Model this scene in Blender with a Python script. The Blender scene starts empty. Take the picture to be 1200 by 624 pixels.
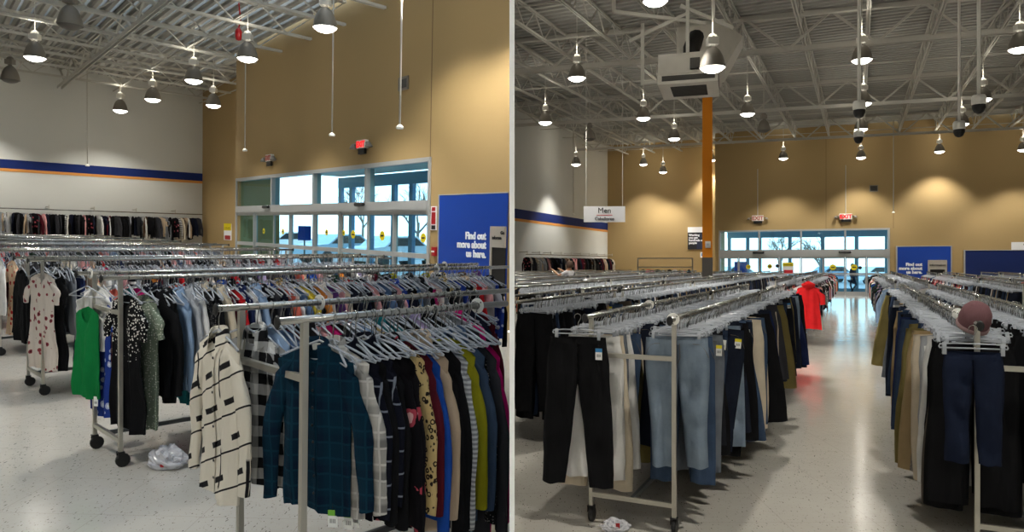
import bpy, math, random
from mathutils import Vector, Matrix

random.seed(7)
SC = bpy.context.scene
COL = SC.collection
F, CX, HY = 850.0, 600.0, 308.0          # focal length and horizon row in photo pixels
CAMH = 1.75

# ------------------------------------------------------------------ mesh helper
class MB:
    def __init__(s):
        s.v, s.f, s.m = [], [], []
    def add(s, vs, fs, m=0, M=None):
        b = len(s.v)
        for p in vs:
            p = Vector(p)
            if M is not None: p = M @ p
            s.v.append(p[:])
        for f in fs:
            s.f.append(tuple(b + i for i in f)); s.m.append(m)
        return s
    def box(s, lo, hi, m=0, M=None):
        x0, y0, z0 = lo; x1, y1, z1 = hi
        vs = [(x0,y0,z0),(x1,y0,z0),(x1,y1,z0),(x0,y1,z0),(x0,y0,z1),(x1,y0,z1),(x1,y1,z1),(x0,y1,z1)]
        return s.add(vs, [(0,3,2,1),(4,5,6,7),(0,1,5,4),(1,2,6,5),(2,3,7,6),(3,0,4,7)], m, M)
    def loft(s, rings, cap0=True, cap1=True, m=0, M=None, closed=True):
        n = len(rings[0]); vs = [p for r in rings for p in r]; fs = []
        for k in range(len(rings) - 1):
            for j in range(n if closed else n - 1):
                a = k*n + j; b = k*n + (j+1) % n
                fs.append((a, b, b+n, a+n))
        if cap0: fs.append(tuple(range(n-1, -1, -1)))
        if cap1: fs.append(tuple((len(rings)-1)*n + j for j in range(n)))
        return s.add(vs, fs, m, M)
    def tube(s, pts, r, n=6, m=0, M=None, cap=True):
        pts = [Vector(p) for p in pts]; rings = []; up0 = None
        for i, p in enumerate(pts):
            a = pts[max(0, i-1)]; b = pts[min(len(pts)-1, i+1)]
            t = (b - a).normalized()
            if up0 is None:
                up0 = Vector((0,0,1)) if abs(t.z) < .9 else Vector((1,0,0))
            x = t.cross(up0)
            if x.length < 1e-4: x = t.cross(Vector((0,1,0)))
            x.normalize(); y = x.cross(t); up0 = y
            rr = r[i] if isinstance(r, (list, tuple)) else r
            rings.append([p + x*rr*math.cos(2*math.pi*j/n + math.pi/n) + y*rr*math.sin(2*math.pi*j/n + math.pi/n) for j in range(n)])
        return s.loft(rings, cap, cap, m, M)
    def bar(s, a, b, w, h=None, m=0, M=None):
        """rectangular bar from a to b; w across, h in the other direction"""
        a, b = Vector(a), Vector(b); h = h or w
        t = (b-a).normalized(); up = Vector((0,0,1)) if abs(t.z) < .95 else Vector((1,0,0))
        x = t.cross(up).normalized(); y = x.cross(t)
        q = [(-1,-1),(1,-1),(1,1),(-1,1)]
        return s.loft([[p + x*(i*w/2) + y*(j*h/2) for i, j in q] for p in (a, b)], m=m, M=M)
    def lathe(s, prof, n=16, m=0, M=None, cap0=False, cap1=False):
        return s.loft([[(r*math.cos(2*math.pi*j/n), r*math.sin(2*math.pi*j/n), z) for j in range(n)] for r, z in prof], cap0, cap1, m, M)
    def mesh(s, name, smooth=False):
        me = bpy.data.meshes.new(name)
        me.from_pydata(s.v, [], s.f)
        me.polygons.foreach_set('material_index', s.m)
        if smooth: me.polygons.foreach_set('use_smooth', [True]*len(s.f))
        me.update()
        return me

def setmats(me, mats):
    for m in (mats if isinstance(mats, (list, tuple)) else [mats]): me.materials.append(m)

def tag(o, label=None, cat=None, group=None, kind=None):
    if label: o['label'] = label
    if cat: o['category'] = cat
    if group: o['group'] = group
    if kind: o['kind'] = kind
    return o

def obj(name, mb, mats, parent=None, M=None, smooth=False):
    me = mb.mesh(name, smooth) if isinstance(mb, MB) else mb
    if mats is not None and not len(me.materials): setmats(me, mats)
    o = bpy.data.objects.new(name, me); COL.objects.link(o)
    if parent: o.parent = parent
    if M is not None: o.matrix_basis = M
    return o

def empty(name, M=None, **k):
    o = bpy.data.objects.new(name, None); COL.objects.link(o); o.empty_display_size = .1
    if M is not None: o.matrix_basis = M
    return tag(o, **k)

def dup_tree(o, M, parent=None):
    c = o.copy(); COL.objects.link(c)
    if parent: c.parent = parent
    if M is not None: c.matrix_basis = M
    for ch in list(o.children): dup_tree(ch, None, c)
    return c

def T(x, y, z): return Matrix.Translation((x, y, z))
def RX(a): return Matrix.Rotation(a, 4, 'X')
def RY(a): return Matrix.Rotation(a, 4, 'Y')
def RZ(a): return Matrix.Rotation(a, 4, 'Z')

def text_mesh(s, size, bold=.0, align='LEFT', extrude=.004, space=1.0):
    cu = bpy.data.curves.new('lettering', 'FONT'); cu.body = s; cu.size = size; cu.extrude = extrude
    cu.offset = bold; cu.align_x = align; cu.space_line = space; cu.resolution_u = 3
    o = bpy.data.objects.new('tmp', cu); COL.objects.link(o)
    dg = bpy.context.evaluated_depsgraph_get()
    me = bpy.data.meshes.new_from_object(o.evaluated_get(dg)); me.name = 'lettering'
    bpy.data.objects.remove(o); bpy.data.curves.remove(cu)
    me.materials.clear()
    return me

# ------------------------------------------------------------------ materials
class NT:
    def __init__(s, name):
        s.mat = bpy.data.materials.new(name); s.mat.use_nodes = True
        s.t = s.mat.node_tree; s.t.nodes.clear()
        s.out = s.n('ShaderNodeOutputMaterial')
    def n(s, typ, **k):
        nd = s.t.nodes.new(typ)
        for a, b in k.items(): setattr(nd, a, b)
        return nd
    def l(s, a, b): s.t.links.new(a, b)
    def val(s, sock, v):
        if hasattr(v, 'is_linked'): s.l(v, sock)
        else: sock.default_value = v
    def math(s, op, a, b=None, c=None):
        m = s.n('ShaderNodeMath', operation=op)
        s.val(m.inputs[0], a)
        if b is not None: s.val(m.inputs[1], b)
        if c is not None: s.val(m.inputs[2], c)
        return m.outputs[0]
    def mix(s, f, a, b):
        m = s.n('ShaderNodeMix', data_type='RGBA')
        s.val(m.inputs[0], f)
        for k, v in ((6, a), (7, b)):
            s.val(m.inputs[k], v if hasattr(v, 'is_linked') else rgba(v))
        return m.outputs[2]
    def noise(s, vec, scale, detail=2, rough=.5, out=0):
        m = s.n('ShaderNodeTexNoise'); s.l(vec, m.inputs['Vector']); m.inputs['Scale'].default_value = scale
        m.inputs['Detail'].default_value = detail; m.inputs['Roughness'].default_value = rough
        return m.outputs[out]
    def voronoi(s, vec, scale, out='Distance', feature='F1', rnd=1.0):
        m = s.n('ShaderNodeTexVoronoi', feature=feature); s.l(vec, m.inputs['Vector'])
        m.inputs['Scale'].default_value = scale; m.inputs['Randomness'].default_value = rnd
        return m.outputs[out]
    def coord(s, scale=None, which='Object'):
        c = s.n('ShaderNodeTexCoord').outputs[which]
        if scale:
            mp = s.n('ShaderNodeMapping'); s.l(c, mp.inputs[0]); mp.inputs['Scale'].default_value = scale
            c = mp.outputs[0]
        return c
    def xyz(s, vec):
        m = s.n('ShaderNodeSeparateXYZ'); s.l(vec, m.inputs[0]); return m.outputs
    def step(s, v, edge, soft=.02):
        m = s.n('ShaderNodeMapRange'); s.val(m.inputs[0], v)
        m.inputs[1].default_value = edge - soft; m.inputs[2].default_value = edge + soft
        return m.outputs[0]
    def bsdf(s, color, rough=.6, metal=0., spec=.5, bump=None, bstr=.2, bdist=.01, emit=None, estr=0.):
        p = s.n('ShaderNodeBsdfPrincipled')
        s.val(p.inputs['Base Color'], color if hasattr(color, 'is_linked') else rgba(color))
        s.val(p.inputs['Roughness'], rough); s.val(p.inputs['Metallic'], metal)
        p.inputs['Specular IOR Level'].default_value = spec
        if emit is not None:
            s.val(p.inputs['Emission Color'], rgba(emit)); p.inputs['Emission Strength'].default_value = estr
        if bump is not None:
            b = s.n('ShaderNodeBump'); b.inputs['Strength'].default_value = bstr; b.inputs['Distance'].default_value = bdist
            s.l(bump, b.inputs['Height']); s.l(b.outputs[0], p.inputs['Normal'])
        s.l(p.outputs[0], s.out.inputs[0]); return p

def rgba(c): return tuple(c) if len(c) == 4 else (*c, 1.0)
def srgb(r, g, b):
    f = lambda v: (v/255/12.92) if v/255 <= .04045 else ((v/255+.055)/1.055)**2.4
    return (f(r), f(g), f(b))

_M = {}
def simple(name, color, rough=.6, metal=0., spec=.5, var=.08, scale=6., bump=0.):
    if name in _M: return _M[name]
    t = NT(name); c = t.coord()
    nz = t.noise(c, scale, 3)
    dark = tuple(v*(1-var) for v in color); lite = tuple(min(1, v*(1+var)) for v in color)
    t.bsdf(t.mix(nz, dark, lite), rough, metal, spec, bump=t.noise(c, scale*12, 2) if bump else None, bstr=bump)
    _M[name] = t.mat; return t.mat

def emission(name, color, strength):
    if name in _M: return _M[name]
    t = NT(name); e = t.n('ShaderNodeEmission'); e.inputs[0].default_value = rgba(color); e.inputs[1].default_value = strength
    t.l(e.outputs[0], t.out.inputs[0]); _M[name] = t.mat; return t.mat

def glassy(name, tint, gloss=.08):
    t = NT(name); a = t.n('ShaderNodeBsdfTransparent'); a.inputs[0].default_value = rgba(tint)
    g = t.n('ShaderNodeBsdfGlossy'); g.inputs['Roughness'].default_value = .03
    m = t.n('ShaderNodeMixShader'); m.inputs[0].default_value = gloss
    t.l(a.outputs[0], m.inputs[1]); t.l(g.outputs[0], m.inputs[2]); t.l(m.outputs[0], t.out.inputs[0])
    return t.mat

def cloth(name, pattern=None, c=(.2,.2,.2), c2=(.8,.8,.8), c3=(.5,.1,.1), s=1.0, rough=.85):
    """woven fabric; patterns live in the garment's own space (x across, z down)"""
    if name in _M: return _M[name]
    t = NT(name); v = t.coord()
    x, y, z = t.xyz(v)[:3]
    col = None
    if pattern is None:
        nz = t.noise(v, 9, 3); col = t.mix(nz, tuple(k*.82 for k in c), tuple(min(1, k*1.12) for k in c))
    elif pattern == 'denim':
        nz = t.noise(v, 5, 4, .6); fine = t.noise(t.coord((160, 160, 60)), 6, 2)
        base = t.mix(t.step(nz, .52, .22), c, c2)
        col = t.mix(t.math('MULTIPLY', fine, .35), base, tuple(min(1, k*1.6) for k in c2))
    elif pattern == 'stripe':      # horizontal stripes
        w = t.math('SINE', t.math('MULTIPLY', z, 120*s)); col = t.mix(t.step(w, 0, .2), c, c2)
    elif pattern == 'vstripe':
        w = t.math('SINE', t.math('MULTIPLY', x, 140*s)); col = t.mix(t.step(w, .3, .2), c, c2)
    elif pattern == 'buffalo':
        a = t.step(t.math('SINE', t.math('MULTIPLY', x, 62*s)), 0, .08); b = t.step(t.math('SINE', t.math('MULTIPLY', z, 62*s)), 0, .08)
        k = t.math('MULTIPLY', t.math('ADD', a, b), .5); col = t.mix(k, c, c2)
    elif pattern == 'plaid':
        a = t.step(t.math('SINE', t.math('MULTIPLY', x, 50*s)), .55, .25); b = t.step(t.math('SINE', t.math('MULTIPLY', z, 46*s)), .55, .25)
        a2 = t.step(t.math('SINE', t.math('MULTIPLY', x, 100*s)), .9, .06); b2 = t.step(t.math('SINE', t.math('MULTIPLY', z, 92*s)), .9, .06)
        col = t.mix(t.math('MULTIPLY', t.math('ADD', a, b), .5), c, c2)
        col = t.mix(t.math('MULTIPLY', t.math('MAXIMUM', a2, b2), .6), col, c3)
    elif pattern == 'window':      # broken windowpane bars
        zz = t.math('ADD', z, t.math('MULTIPLY', x, -.42))
        a = t.step(t.math('SINE', t.math('MULTIPLY', zz, 37*s)), .86, .03)
        gate = t.step(t.math('SINE', t.math('ADD', t.math('MULTIPLY', x, 34*s), t.math('MULTIPLY', z, 9))), -.15, .05)
        thin = t.step(t.math('SINE', t.math('ADD', t.math('MULTIPLY', zz, 37*s), 2.2)), .985, .006)
        thinv = t.math('MULTIPLY', t.step(t.math('SINE', t.math('MULTIPLY', x, 26*s)), .985, .006), t.step(t.math('SINE', t.math('MULTIPLY', z, 15)), .2, .1))
        col = t.mix(t.math('MAXIMUM', t.math('MULTIPLY', a, gate), t.math('MAXIMUM', thin, thinv)), c, c2)
    elif pattern == 'dots':
        d = t.voronoi(v, 55*s, rnd=.6); col = t.mix(t.step(d, .28, .05), c2, c)
    elif pattern == 'sequin':      # pearls thinning out downward
        d = t.voronoi(v, 62*s); cl = t.voronoi(v, 62*s, 'Color'); r = t.xyz(cl)[0]
        lim = t.n('ShaderNodeMapRange'); t.l(z, lim.inputs[0])
        lim.inputs[1].default_value = -.62; lim.inputs[2].default_value = -.28; lim.inputs[3].default_value = 1.05; lim.inputs[4].default_value = .25
        on = t.math('MULTIPLY', t.math('GREATER_THAN', r, lim.outputs[0]), t.math('LESS_THAN', d, .42))
        ax = t.math('ABSOLUTE', x)
        on = t.math('MULTIPLY', on, t.math('GREATER_THAN', t.math('SUBTRACT', ax, t.math('MULTIPLY', t.math('ADD', z, .62), .16)), -.005))
        col = t.mix(on, c, c2)
    elif pattern == 'floral':
        wob = t.noise(v, 30, 2); d = t.voronoi(v, 11*s); cl = t.xyz(t.voronoi(v, 11*s, 'Color'))
        k = t.math('ADD', d, t.math('MULTIPLY', wob, .35))
        fl = t.math('MULTIPLY', t.math('LESS_THAN', k, .55), t.math('GREATER_THAN', cl[0], .45))
        core = t.math('MULTIPLY', t.math('LESS_THAN', k, .36), t.math('GREATER_THAN', cl[0], .45))
        col = t.mix(fl, c, c2); col = t.mix(core, col, c3)
    elif pattern == 'leopard':
        wob = t.noise(v, 60, 2); d = t.math('ADD', t.voronoi(v, 38*s), t.math('MULTIPLY', wob, .35))
        ring = t.math('MULTIPLY', t.step(d, .38, .03), t.math('SUBTRACT', 1., t.step(d, .60, .03)))
        col = t.mix(ring, c, c2)
    elif pattern == 'line':        # thin crossing lines on a dark ground
        a = t.step(t.math('SINE', t.math('MULTIPLY', x, 80*s)), .97, .015); b = t.step(t.math('SINE', t.math('MULTIPLY', z, 80*s)), .97, .015)
        col = t.mix(t.math('MULTIPLY', t.math('MAXIMUM', a, b), .7), c, c2)
    weave = t.noise(t.coord((220, 220, 220)), 3, 1)
    fold = t.noise(t.coord((14, 14, 3.5)), 1.0, 3, .55)
    h = t.math('ADD', t.math('MULTIPLY', weave, .12), fold)
    t.bsdf(col, rough, 0, .12, bump=h, bstr=.7, bdist=.03)
    _M[name] = t.mat; return t.mat

MAT = {}
def build_mats():
    chrome = simple('brushed_chrome', srgb(172,171,166), .24, .95, .5, .05)
    MAT['chrome'] = chrome
    MAT['steel'] = simple('satin_steel', srgb(188,184,172), .38, .75, .5, .06)
    MAT['caster'] = simple('caster_rubber', srgb(26,26,27), .5, 0, .4)
    MAT['blackplastic'] = simple('black_plastic', srgb(24,23,22), .45)
    MAT['whiteplastic'] = simple('white_plastic', srgb(236,234,226), .4)
    MAT['card'] = simple('white_card', srgb(240,240,236), .6)
    MAT['card_green'] = simple('green_card', srgb(120,190,60), .6)
    MAT['card_blue'] = simple('blue_card', srgb(60,140,200), .6)
    MAT['card_red'] = simple('red_card', srgb(205,40,55), .6)
    MAT['card_yellow'] = simple('yellow_card', srgb(238,220,40), .6)
    MAT['ink'] = simple('black_ink', srgb(25,25,25), .6)
    t = NT('clear_plastic'); a = t.n('ShaderNodeBsdfTransparent'); a.inputs[0].default_value = (.95,.96,.98,1)
    p = t.n('ShaderNodeBsdfPrincipled'); p.inputs['Base Color'].default_value = (.62,.65,.69,1); p.inputs['Roughness'].default_value = .12
    m = t.n('ShaderNodeMixShader'); m.inputs[0].default_value = .50
    t.l(a.outputs[0], m.inputs[1]); t.l(p.outputs[0], m.inputs[2]); t.l(m.outputs[0], t.out.inputs[0]); MAT['clear'] = t.mat
    # painted walls: flat paint with faint roller mottling
    def paint(name, c, var=.03):
        t = NT(name); v = t.coord()
        t.bsdf(t.mix(t.noise(v, .7, 4), tuple(k*(1-var) for k in c), tuple(min(1,k*(1+var)) for k in c)), .75, 0, .25, bump=t.noise(v, 60, 2), bstr=.05)
        return t.mat
    MAT['white_wall'] = paint('white_wall_paint', srgb(208,209,204))
    MAT['tan_wall'] = paint('tan_wall_paint', srgb(168,143,99))
    MAT['navy'] = paint('navy_band_paint', srgb(22,42,105))
    MAT['orange_band'] = paint('orange_band_paint', srgb(214,150,80))
    MAT['column_orange'] = paint('orange_column_paint', srgb(238,146,36))
    MAT['column_grey'] = paint('grey_column_paint', srgb(92,88,84))
    MAT['divider'] = simple('divider_white', (.93,.93,.93), .6, var=.01)
    MAT['ceil'] = simple('deck_paint', srgb(160,159,153), .7, var=.06, scale=1.5)
    MAT['joist'] = simple('joist_paint', srgb(186,184,175), .6, var=.05)
    MAT['alu'] = simple('aluminium_frame', srgb(176,178,178), .45, .25, .5, .03)
    MAT['dark_alu'] = simple('dark_rail', srgb(92,96,98), .5, .2)
    MAT['blue_alu'] = simple('outer_frame', srgb(120,160,190), .5, .1)
    MAT['glass'] = glassy('tinted_glass', (.72,.925,.985), .05)
    MAT['glass_clear'] = glassy('outer_glass', (.92,.98,1.0), .05)
    MAT['sign_blue'] = simple('sign_blue', srgb(8,62,160), .5, var=.03)
    MAT['sign_white'] = simple('sign_white', srgb(238,238,240), .5, var=.02)
    MAT['letter_white'] = simple('lettering_white', srgb(240,244,250), .6, var=.0)
    MAT['kiosk'] = simple('kiosk_grey', srgb(186,180,170), .45, .3)
    MAT['red'] = simple('alarm_red', srgb(160,24,30), .4)
    MAT['yellow'] = simple('sign_yellow', srgb(225,205,20), .5)
    MAT['exit_red'] = emission('exit_red_glow', srgb(255,60,60), 1.2)
    MAT['lens'] = emission('lamp_lens_glow', (1.0,.96,.88), 9.0)
    MAT['lens_off'] = simple('unlit_lens', srgb(96,92,86), .5)
    MAT['shade'] = simple('lamp_shade_grey', srgb(128,122,112), .5, .2)
    MAT['ballast'] = simple('ballast_white', srgb(235,232,222), .5)
    MAT['hvac'] = simple('duct_white', srgb(200,196,186), .55)
    MAT['grille'] = simple('grille_dark', srgb(58,56,52), .6)
    MAT['asphalt'] = simple('asphalt', srgb(150,150,150), .9, var=.15, scale=3)
    MAT['concrete'] = simple('vestibule_concrete', srgb(170,168,160), .6, var=.1)
    MAT['bark'] = simple('bark', srgb(120,110,100), .9)
    MAT['skin'] = simple('skin', srgb(178,128,98), .55)
    MAT['hair'] = simple('hair_brown', srgb(70,48,32), .7)
    # vinyl composition tile with dark flecks
    t = NT('vinyl_tile'); v = t.coord()
    x, y, z = t.xyz(v)[:3]
    big = t.noise(v, .6, 4, .6)
    base = t.mix(big, srgb(168,163,153), srgb(198,194,185))
    fr = lambda k: t.math('FRACT', t.math('DIVIDE', k, .61))
    rotm = t.n('ShaderNodeMapping'); t.l(v, rotm.inputs[0]); rotm.inputs['Rotation'].default_value = (0,0,.5); rotm.inputs['Scale'].default_value = (60, 20, 1)
    warp = t.n('ShaderNodeVectorMath', operation='ADD'); t.l(rotm.outputs[0], warp.inputs[0])
    nzc = t.n('ShaderNodeTexNoise'); t.l(v, nzc.inputs['Vector']); nzc.inputs['Scale'].default_value = 7
    sc = t.n('ShaderNodeVectorMath', operation='SCALE'); t.l(nzc.outputs['Color'], sc.inputs[0]); sc.inputs['Scale'].default_value = 3.
    t.l(sc.outputs[0], warp.inputs[1])
    d = t.voronoi(warp.outputs[0], 1.0); cl = t.xyz(t.voronoi(warp.outputs[0], 1.0, 'Color'))
    fleck = t.math('MULTIPLY', t.math('LESS_THAN', d, .19), t.math('GREATER_THAN', cl[0], .62))
    d2 = t.voronoi(t.coord((70,45,1)), 1.0); c2 = t.xyz(t.voronoi(t.coord((70,45,1)), 1.0, 'Color'))
    fleck2 = t.math('MULTIPLY', t.math('LESS_THAN', d2, .25), t.math('GREATER_THAN', c2[1], .7))
    col = t.mix(t.math('MULTIPLY', fleck2, .4), base, srgb(120,108,92))
    col = t.mix(t.math('MULTIPLY', fleck, .85), col, srgb(72,60,50))
    seam = t.math('MAXIMUM', t.math('LESS_THAN', fr(x), .006), t.math('LESS_THAN', fr(y), .006))
    col = t.mix(t.math('MULTIPLY', seam, .35), col, srgb(110,102,92))
    rg = t.n('ShaderNodeMapRange'); t.l(t.noise(v, 2.5, 4, .7), rg.inputs[0]); rg.inputs[3].default_value = .06; rg.inputs[4].default_value = .20
    t.bsdf(col, rg.outputs[0], 0, .55, bump=t.noise(v, 9, 3, .6), bstr=.10, bdist=.02)
    MAT['floor'] = t.mat
build_mats()

# ------------------------------------------------------------------ the two room frames
def pxdir(px, py): return Vector(((px-CX)/F, 1.0, -(py-HY)/F))
CAM = Vector((0, 0, CAMH))

class Room:
    """a rigid frame with a level floor at z = 0; eye at (0,0,1.75)"""
    def __init__(s, R=None):
        s.R = R or Matrix.Identity(3)
        s.M = T(*CAM) @ s.R.to_4x4() @ T(0, 0, -CAMH)
    def ray(s, px, py): return s.R.transposed() @ pxdir(px, py)
    def at(s, px, py, Y):
        r = s.ray(px, py); k = Y / r.y
        return Vector((r.x*k, Y, CAMH + r.z*k))
    def hor(s, px):
        n = s.R @ Vector((0,0,1))          # ray . n = 0
        return HY + F*(n.x*(px-CX)/F + n.y)/n.z
    def pt(s, px, Y):
        p = s.at(px, s.hor(px), Y); return Vector((p.x, p.y))
    def atz(s, px, py, z):
        r = s.ray(px, py); k = (z-CAMH)/r.z; return Vector((r.x*k, r.y*k, z))
    def xdiv(s, y, z, off):
        """local x where world x == off"""
        r = s.R.row[0]; return (off - r[1]*y - r[2]*(z-CAMH))/r[0]
    def frame(s, P, u, z=0.0):
        """matrix: x along u (2D), y = u turned +90 degrees, z up"""
        u = Vector((u[0], u[1])).normalized()
        m = Matrix(((u.x, -u.y, 0, P[0]), (u.y, u.x, 0, P[1]), (0, 0, 1, z), (0, 0, 0, 1)))
        return s.M @ m

d1, d2 = pxdir(-131, 255), pxdir(1425, 290)
n = d2.cross(d1).normalized()
if n.z < 0: n = -n
yv = (Vector((0,1,0)) - n*n.y).normalized(); xv = yv.cross(n)
A = Room(Matrix((xv, yv, n)).transposed())
B = Room()
uA = (A.R.transposed() @ d2); uA = Vector((uA.x, uA.y)).normalized()      # along racks and white wall
wA = (A.R.transposed() @ d1); wA = Vector((wA.x, wA.y)).normalized()      # along the tan wall, going away
uB = Vector((406, 850)).normalized()
wB = Vector((-2100, 850)).normalized()
nB = Vector((uB.y, -uB.x))                                               # lateral, to the right
def perp(u): return Vector((-u.y, u.x))

class Wall:
    """vertical plane from P0 to P1 (left to right seen from inside); s along, y outward"""
    def __init__(s, room, P0, P1):
        s.room, s.P0, s.P1 = room, Vector(P0), Vector(P1)
        s.u = (s.P1 - s.P0).normalized(); s.len = (s.P1 - s.P0).length
        s.M = room.frame(s.P0, s.u)
    def uv(s, px, py):
        r = s.room.ray(px, py); n = perp(s.u)
        k = n.dot(s.P0) / (n.x*r.x + n.y*r.y)
        return (Vector((r.x*k, r.y*k)) - s.P0).dot(s.u), CAMH + r.z*k

def isect(P, d, Q, e):
    den = d.x*e.y - d.y*e.x; w = Q - P
    return P + d*((w.x*e.y - w.y*e.x)/den)

# plan of the left room
PA = A.pt(400, 17.5)
def on_line(room, px, P, d):
    r = room.ray(px, room.hor(px)); return isect(Vector((0,0)), Vector((r.x, r.y)), P, d)
A_main_l = on_line(A, 276, PA, wA)
A_main_r = isect(PA, wA, Vector((-.005,0)), Vector((A.xdiv(1,1.75,0)-A.xdiv(0,1.75,0),1)))
A_corner = A.pt(237, 29.0)
A_set = isect(A_corner, wA, A_main_l, uA)
A_white_l = A_corner - uA*30
A_right = A_main_r - wA*.35                # run past the divider plane; trimmed to it below
polyA = [Vector((A.xdiv(-8,1.75,0)+.3,-8)), A_right, A_main_l, A_set, A_corner, A_white_l, Vector((A_white_l.x,-8))]
# plan of the right room
PB = B.pt(1000, 38.0)
B_main_l = on_line(B, 838, PB, wB)
B_main_r = PB - wB*((32-PB.x)/abs(wB.x))
B_corner = B.pt(712, 45.0)
B_set = isect(B_corner, wB, B_main_l, uB)
B_white_l = isect(B_corner, uB, Vector((.005,0)), Vector((0,1)))
polyB = [Vector((.005,-8)), Vector((32,-8)), B_main_r, B_main_l, B_set, B_corner, B_white_l]

ZA, ZAD = 6.5, 7.05                       # joist underside / deck in the left room
def ZB(x, y, off=0.): return 8.37 + .0191*((Vector((x, y))-PB).dot(uB)) + off   # the right roof falls gently toward the camera

def intervals(P, d, poly):
    ts = []
    for i in range(len(poly)):
        a, b = poly[i], poly[(i+1) % len(poly)]; e = b-a
        den = d.x*e.y - d.y*e.x
        if abs(den) < 1e-9: continue
        w = a-P; t = (w.x*e.y - w.y*e.x)/den; q = (w.x*d.y - w.y*d.x)/den
        if 0 <= q < 1: ts.append(t)
    ts.sort(); return list(zip(ts[::2], ts[1::2]))

def slab(name, room, poly, zf, thick, mat):
    """flat polygon slab; zf(x,y) is the face height, thick away from it"""
    n_ = len(poly); mb = MB()
    a = [(p.x, p.y, zf(p.x, p.y)) for p in poly]; b = [(p.x, p.y, zf(p.x, p.y)+thick) for p in poly]
    mb.add(a+b, [tuple(range(n_)), tuple(range(2*n_-1, n_-1, -1))] + [(i, (i+1) % n_, n_+(i+1) % n_, n_+i) for i in range(n_)])
    return tag(obj(name, mb, mat, None, room.M), kind='structure')

def wall(name, W, z0, z1, mat, holes=(), thick=.25, s0=0., s1=None):
    mb = MB(); s1 = W.len if s1 is None else s1; cur = s0
    for (a, b, ztop) in holes:
        if a > cur + 1e-3: mb.box((cur, 0, z0), (a, thick, z1))
        mb.box((a, 0, ztop), (b, thick, z1)); cur = b
    if cur < s1 - 1e-3: mb.box((cur, 0, z0), (s1, thick, z1))
    return tag(obj(name, mb, mat, None, W.M), kind='structure')

# ------------------------------------------------------------------ shells
slab('floor_tan_side', A, polyA, lambda x, y: 0., -.15, MAT['floor'])
slab('floor_aisle_side', B, polyB, lambda x, y: 0., -.15, MAT['floor'])

def deck(name, room, poly, axis, zf, pitch=.3, h=.075):
    """corrugated roof deck: flutes run along 'axis'"""
    d = Vector(axis).normalized(); q = perp(d)
    lo = min(p.dot(q) for p in poly); hi = max(p.dot(q) for p in poly)
    mb = MB(); k = lo
    prof = [(0, 0), (.42, 0), (.5, 1), (.92, 1), (1, 0)]
    while k < hi:
        iv = intervals(q*(k+pitch/2), d, poly)
        for t0, t1 in iv:
            rings = []
            for t in (t0, t1):
                row = []
                for a, b in prof:
                    p = q*(k + a*pitch) + d*t; row.append((p.x, p.y, zf(p.x, p.y)+b*h))
                p0 = q*(k+pitch) + d*t; p1 = q*k + d*t
                row += [(p0.x, p0.y, zf(p0.x, p0.y)+.14), (p1.x, p1.y, zf(p1.x, p1.y)+.14)]
                rings.append(row)
            mb.loft(rings)
        k += pitch
    return tag(obj(name, mb, MAT['ceil'], None, room.M), kind='structure')

deck('ceiling_tan_side', A, polyA, wA, lambda x, y: ZAD)
deck('ceiling_aisle_side', B, polyB, (nB.x, nB.y), lambda x, y: ZB(x, y, .62))

HOR = 1.2
W_A = Wall(A, A_main_l, A_main_r)
W_Afull = Wall(A, A_main_l, A_right)
W_Aset = Wall(A, A_corner, A_set)
W_Awhite = Wall(A, A_white_l, A_corner)
W_B = Wall(B, B_main_l, B_main_r)
W_Bset = Wall(B, B_corner, B_set)
W_Bwhite = Wall(B, B_white_l, B_corner)

a0 = W_A.uv(277, 209)[0]; a1, aTop = W_A.uv(503, 186)
b0 = W_B.uv(843, 270)[0]; b1, bTop = W_B.uv(1042, 268)
ATOP, BTOP = 7.6, 9.6
wall('wall_tan_left', W_Afull, 0, ATOP, MAT['tan_wall'], [(a0, a1, aTop)])
wall('wall_tan_setback_left', W_Aset, 0, ATOP, MAT['tan_wall'], thick=.25)
wall('wall_tan_return_left', Wall(A, A_set, A_main_l), 0, ATOP, MAT['tan_wall'], thick=.2)
wall('wall_white_left', W_Awhite, 0, ATOP, MAT['white_wall'])
wall('wall_far_left', Wall(A, (A_white_l.x, -8), A_white_l), 0, ATOP, MAT['white_wall'])
wall('wall_back_left', Wall(A, (A.xdiv(-8,1.75,0), -8), (A_white_l.x, -8)), 0, ATOP, MAT['white_wall'])
wall('wall_tan_right', W_B, 0, BTOP, MAT['tan_wall'], [(b0, b1, bTop)])
wall('wall_tan_setback_right', W_Bset, 0, BTOP, MAT['tan_wall'])
wall('wall_tan_return_right', Wall(B, B_set, B_main_l), 0, BTOP, MAT['tan_wall'], thick=.2)
wall('wall_white_right', W_Bwhite, 0, BTOP, MAT['white_wall'])
wall('wall_far_right', Wall(B, B_main_r, (32, -8)), 0, BTOP, MAT['tan_wall'])
wall('wall_back_right', Wall(B, (32, -8), (.005, -8)), 0, BTOP, MAT['white_wall'])
# the thin white partition that parts the two rooms
mb = MB(); mb.box((-.0044, 1.25, -.6), (.0044, 50, 10.2))
tag(obj('wall_divider', mb, MAT['divider']), kind='structure')

def band(name, W, pts, mat, s0=.0, thick=.012):
    """painted band standing proud of a wall, from pixel rows at two columns"""
    (xa, ya, yb) = pts
    z1 = W.uv(xa, ya)[1]; z0 = W.uv(xa, yb)[1]
    mb = MB(); mb.box((s0, -thick, z0), (W.len-.002, -.001, z1))
    return tag(obj(name, mb, mat, None, W.M), kind='structure')
band('trim_1', W_Awhite, (130, 195.8, 205.5), MAT['navy'])
band('trim_2', W_Awhite, (130, 205.5, 208.6), MAT['orange_band'])
band('trim_3', W_Bwhite, (660, 253.5, 263.2), MAT['navy'], .02)
band('trim_4', W_Bwhite, (660, 263.2, 266.0), MAT['orange_band'], .02)
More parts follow.
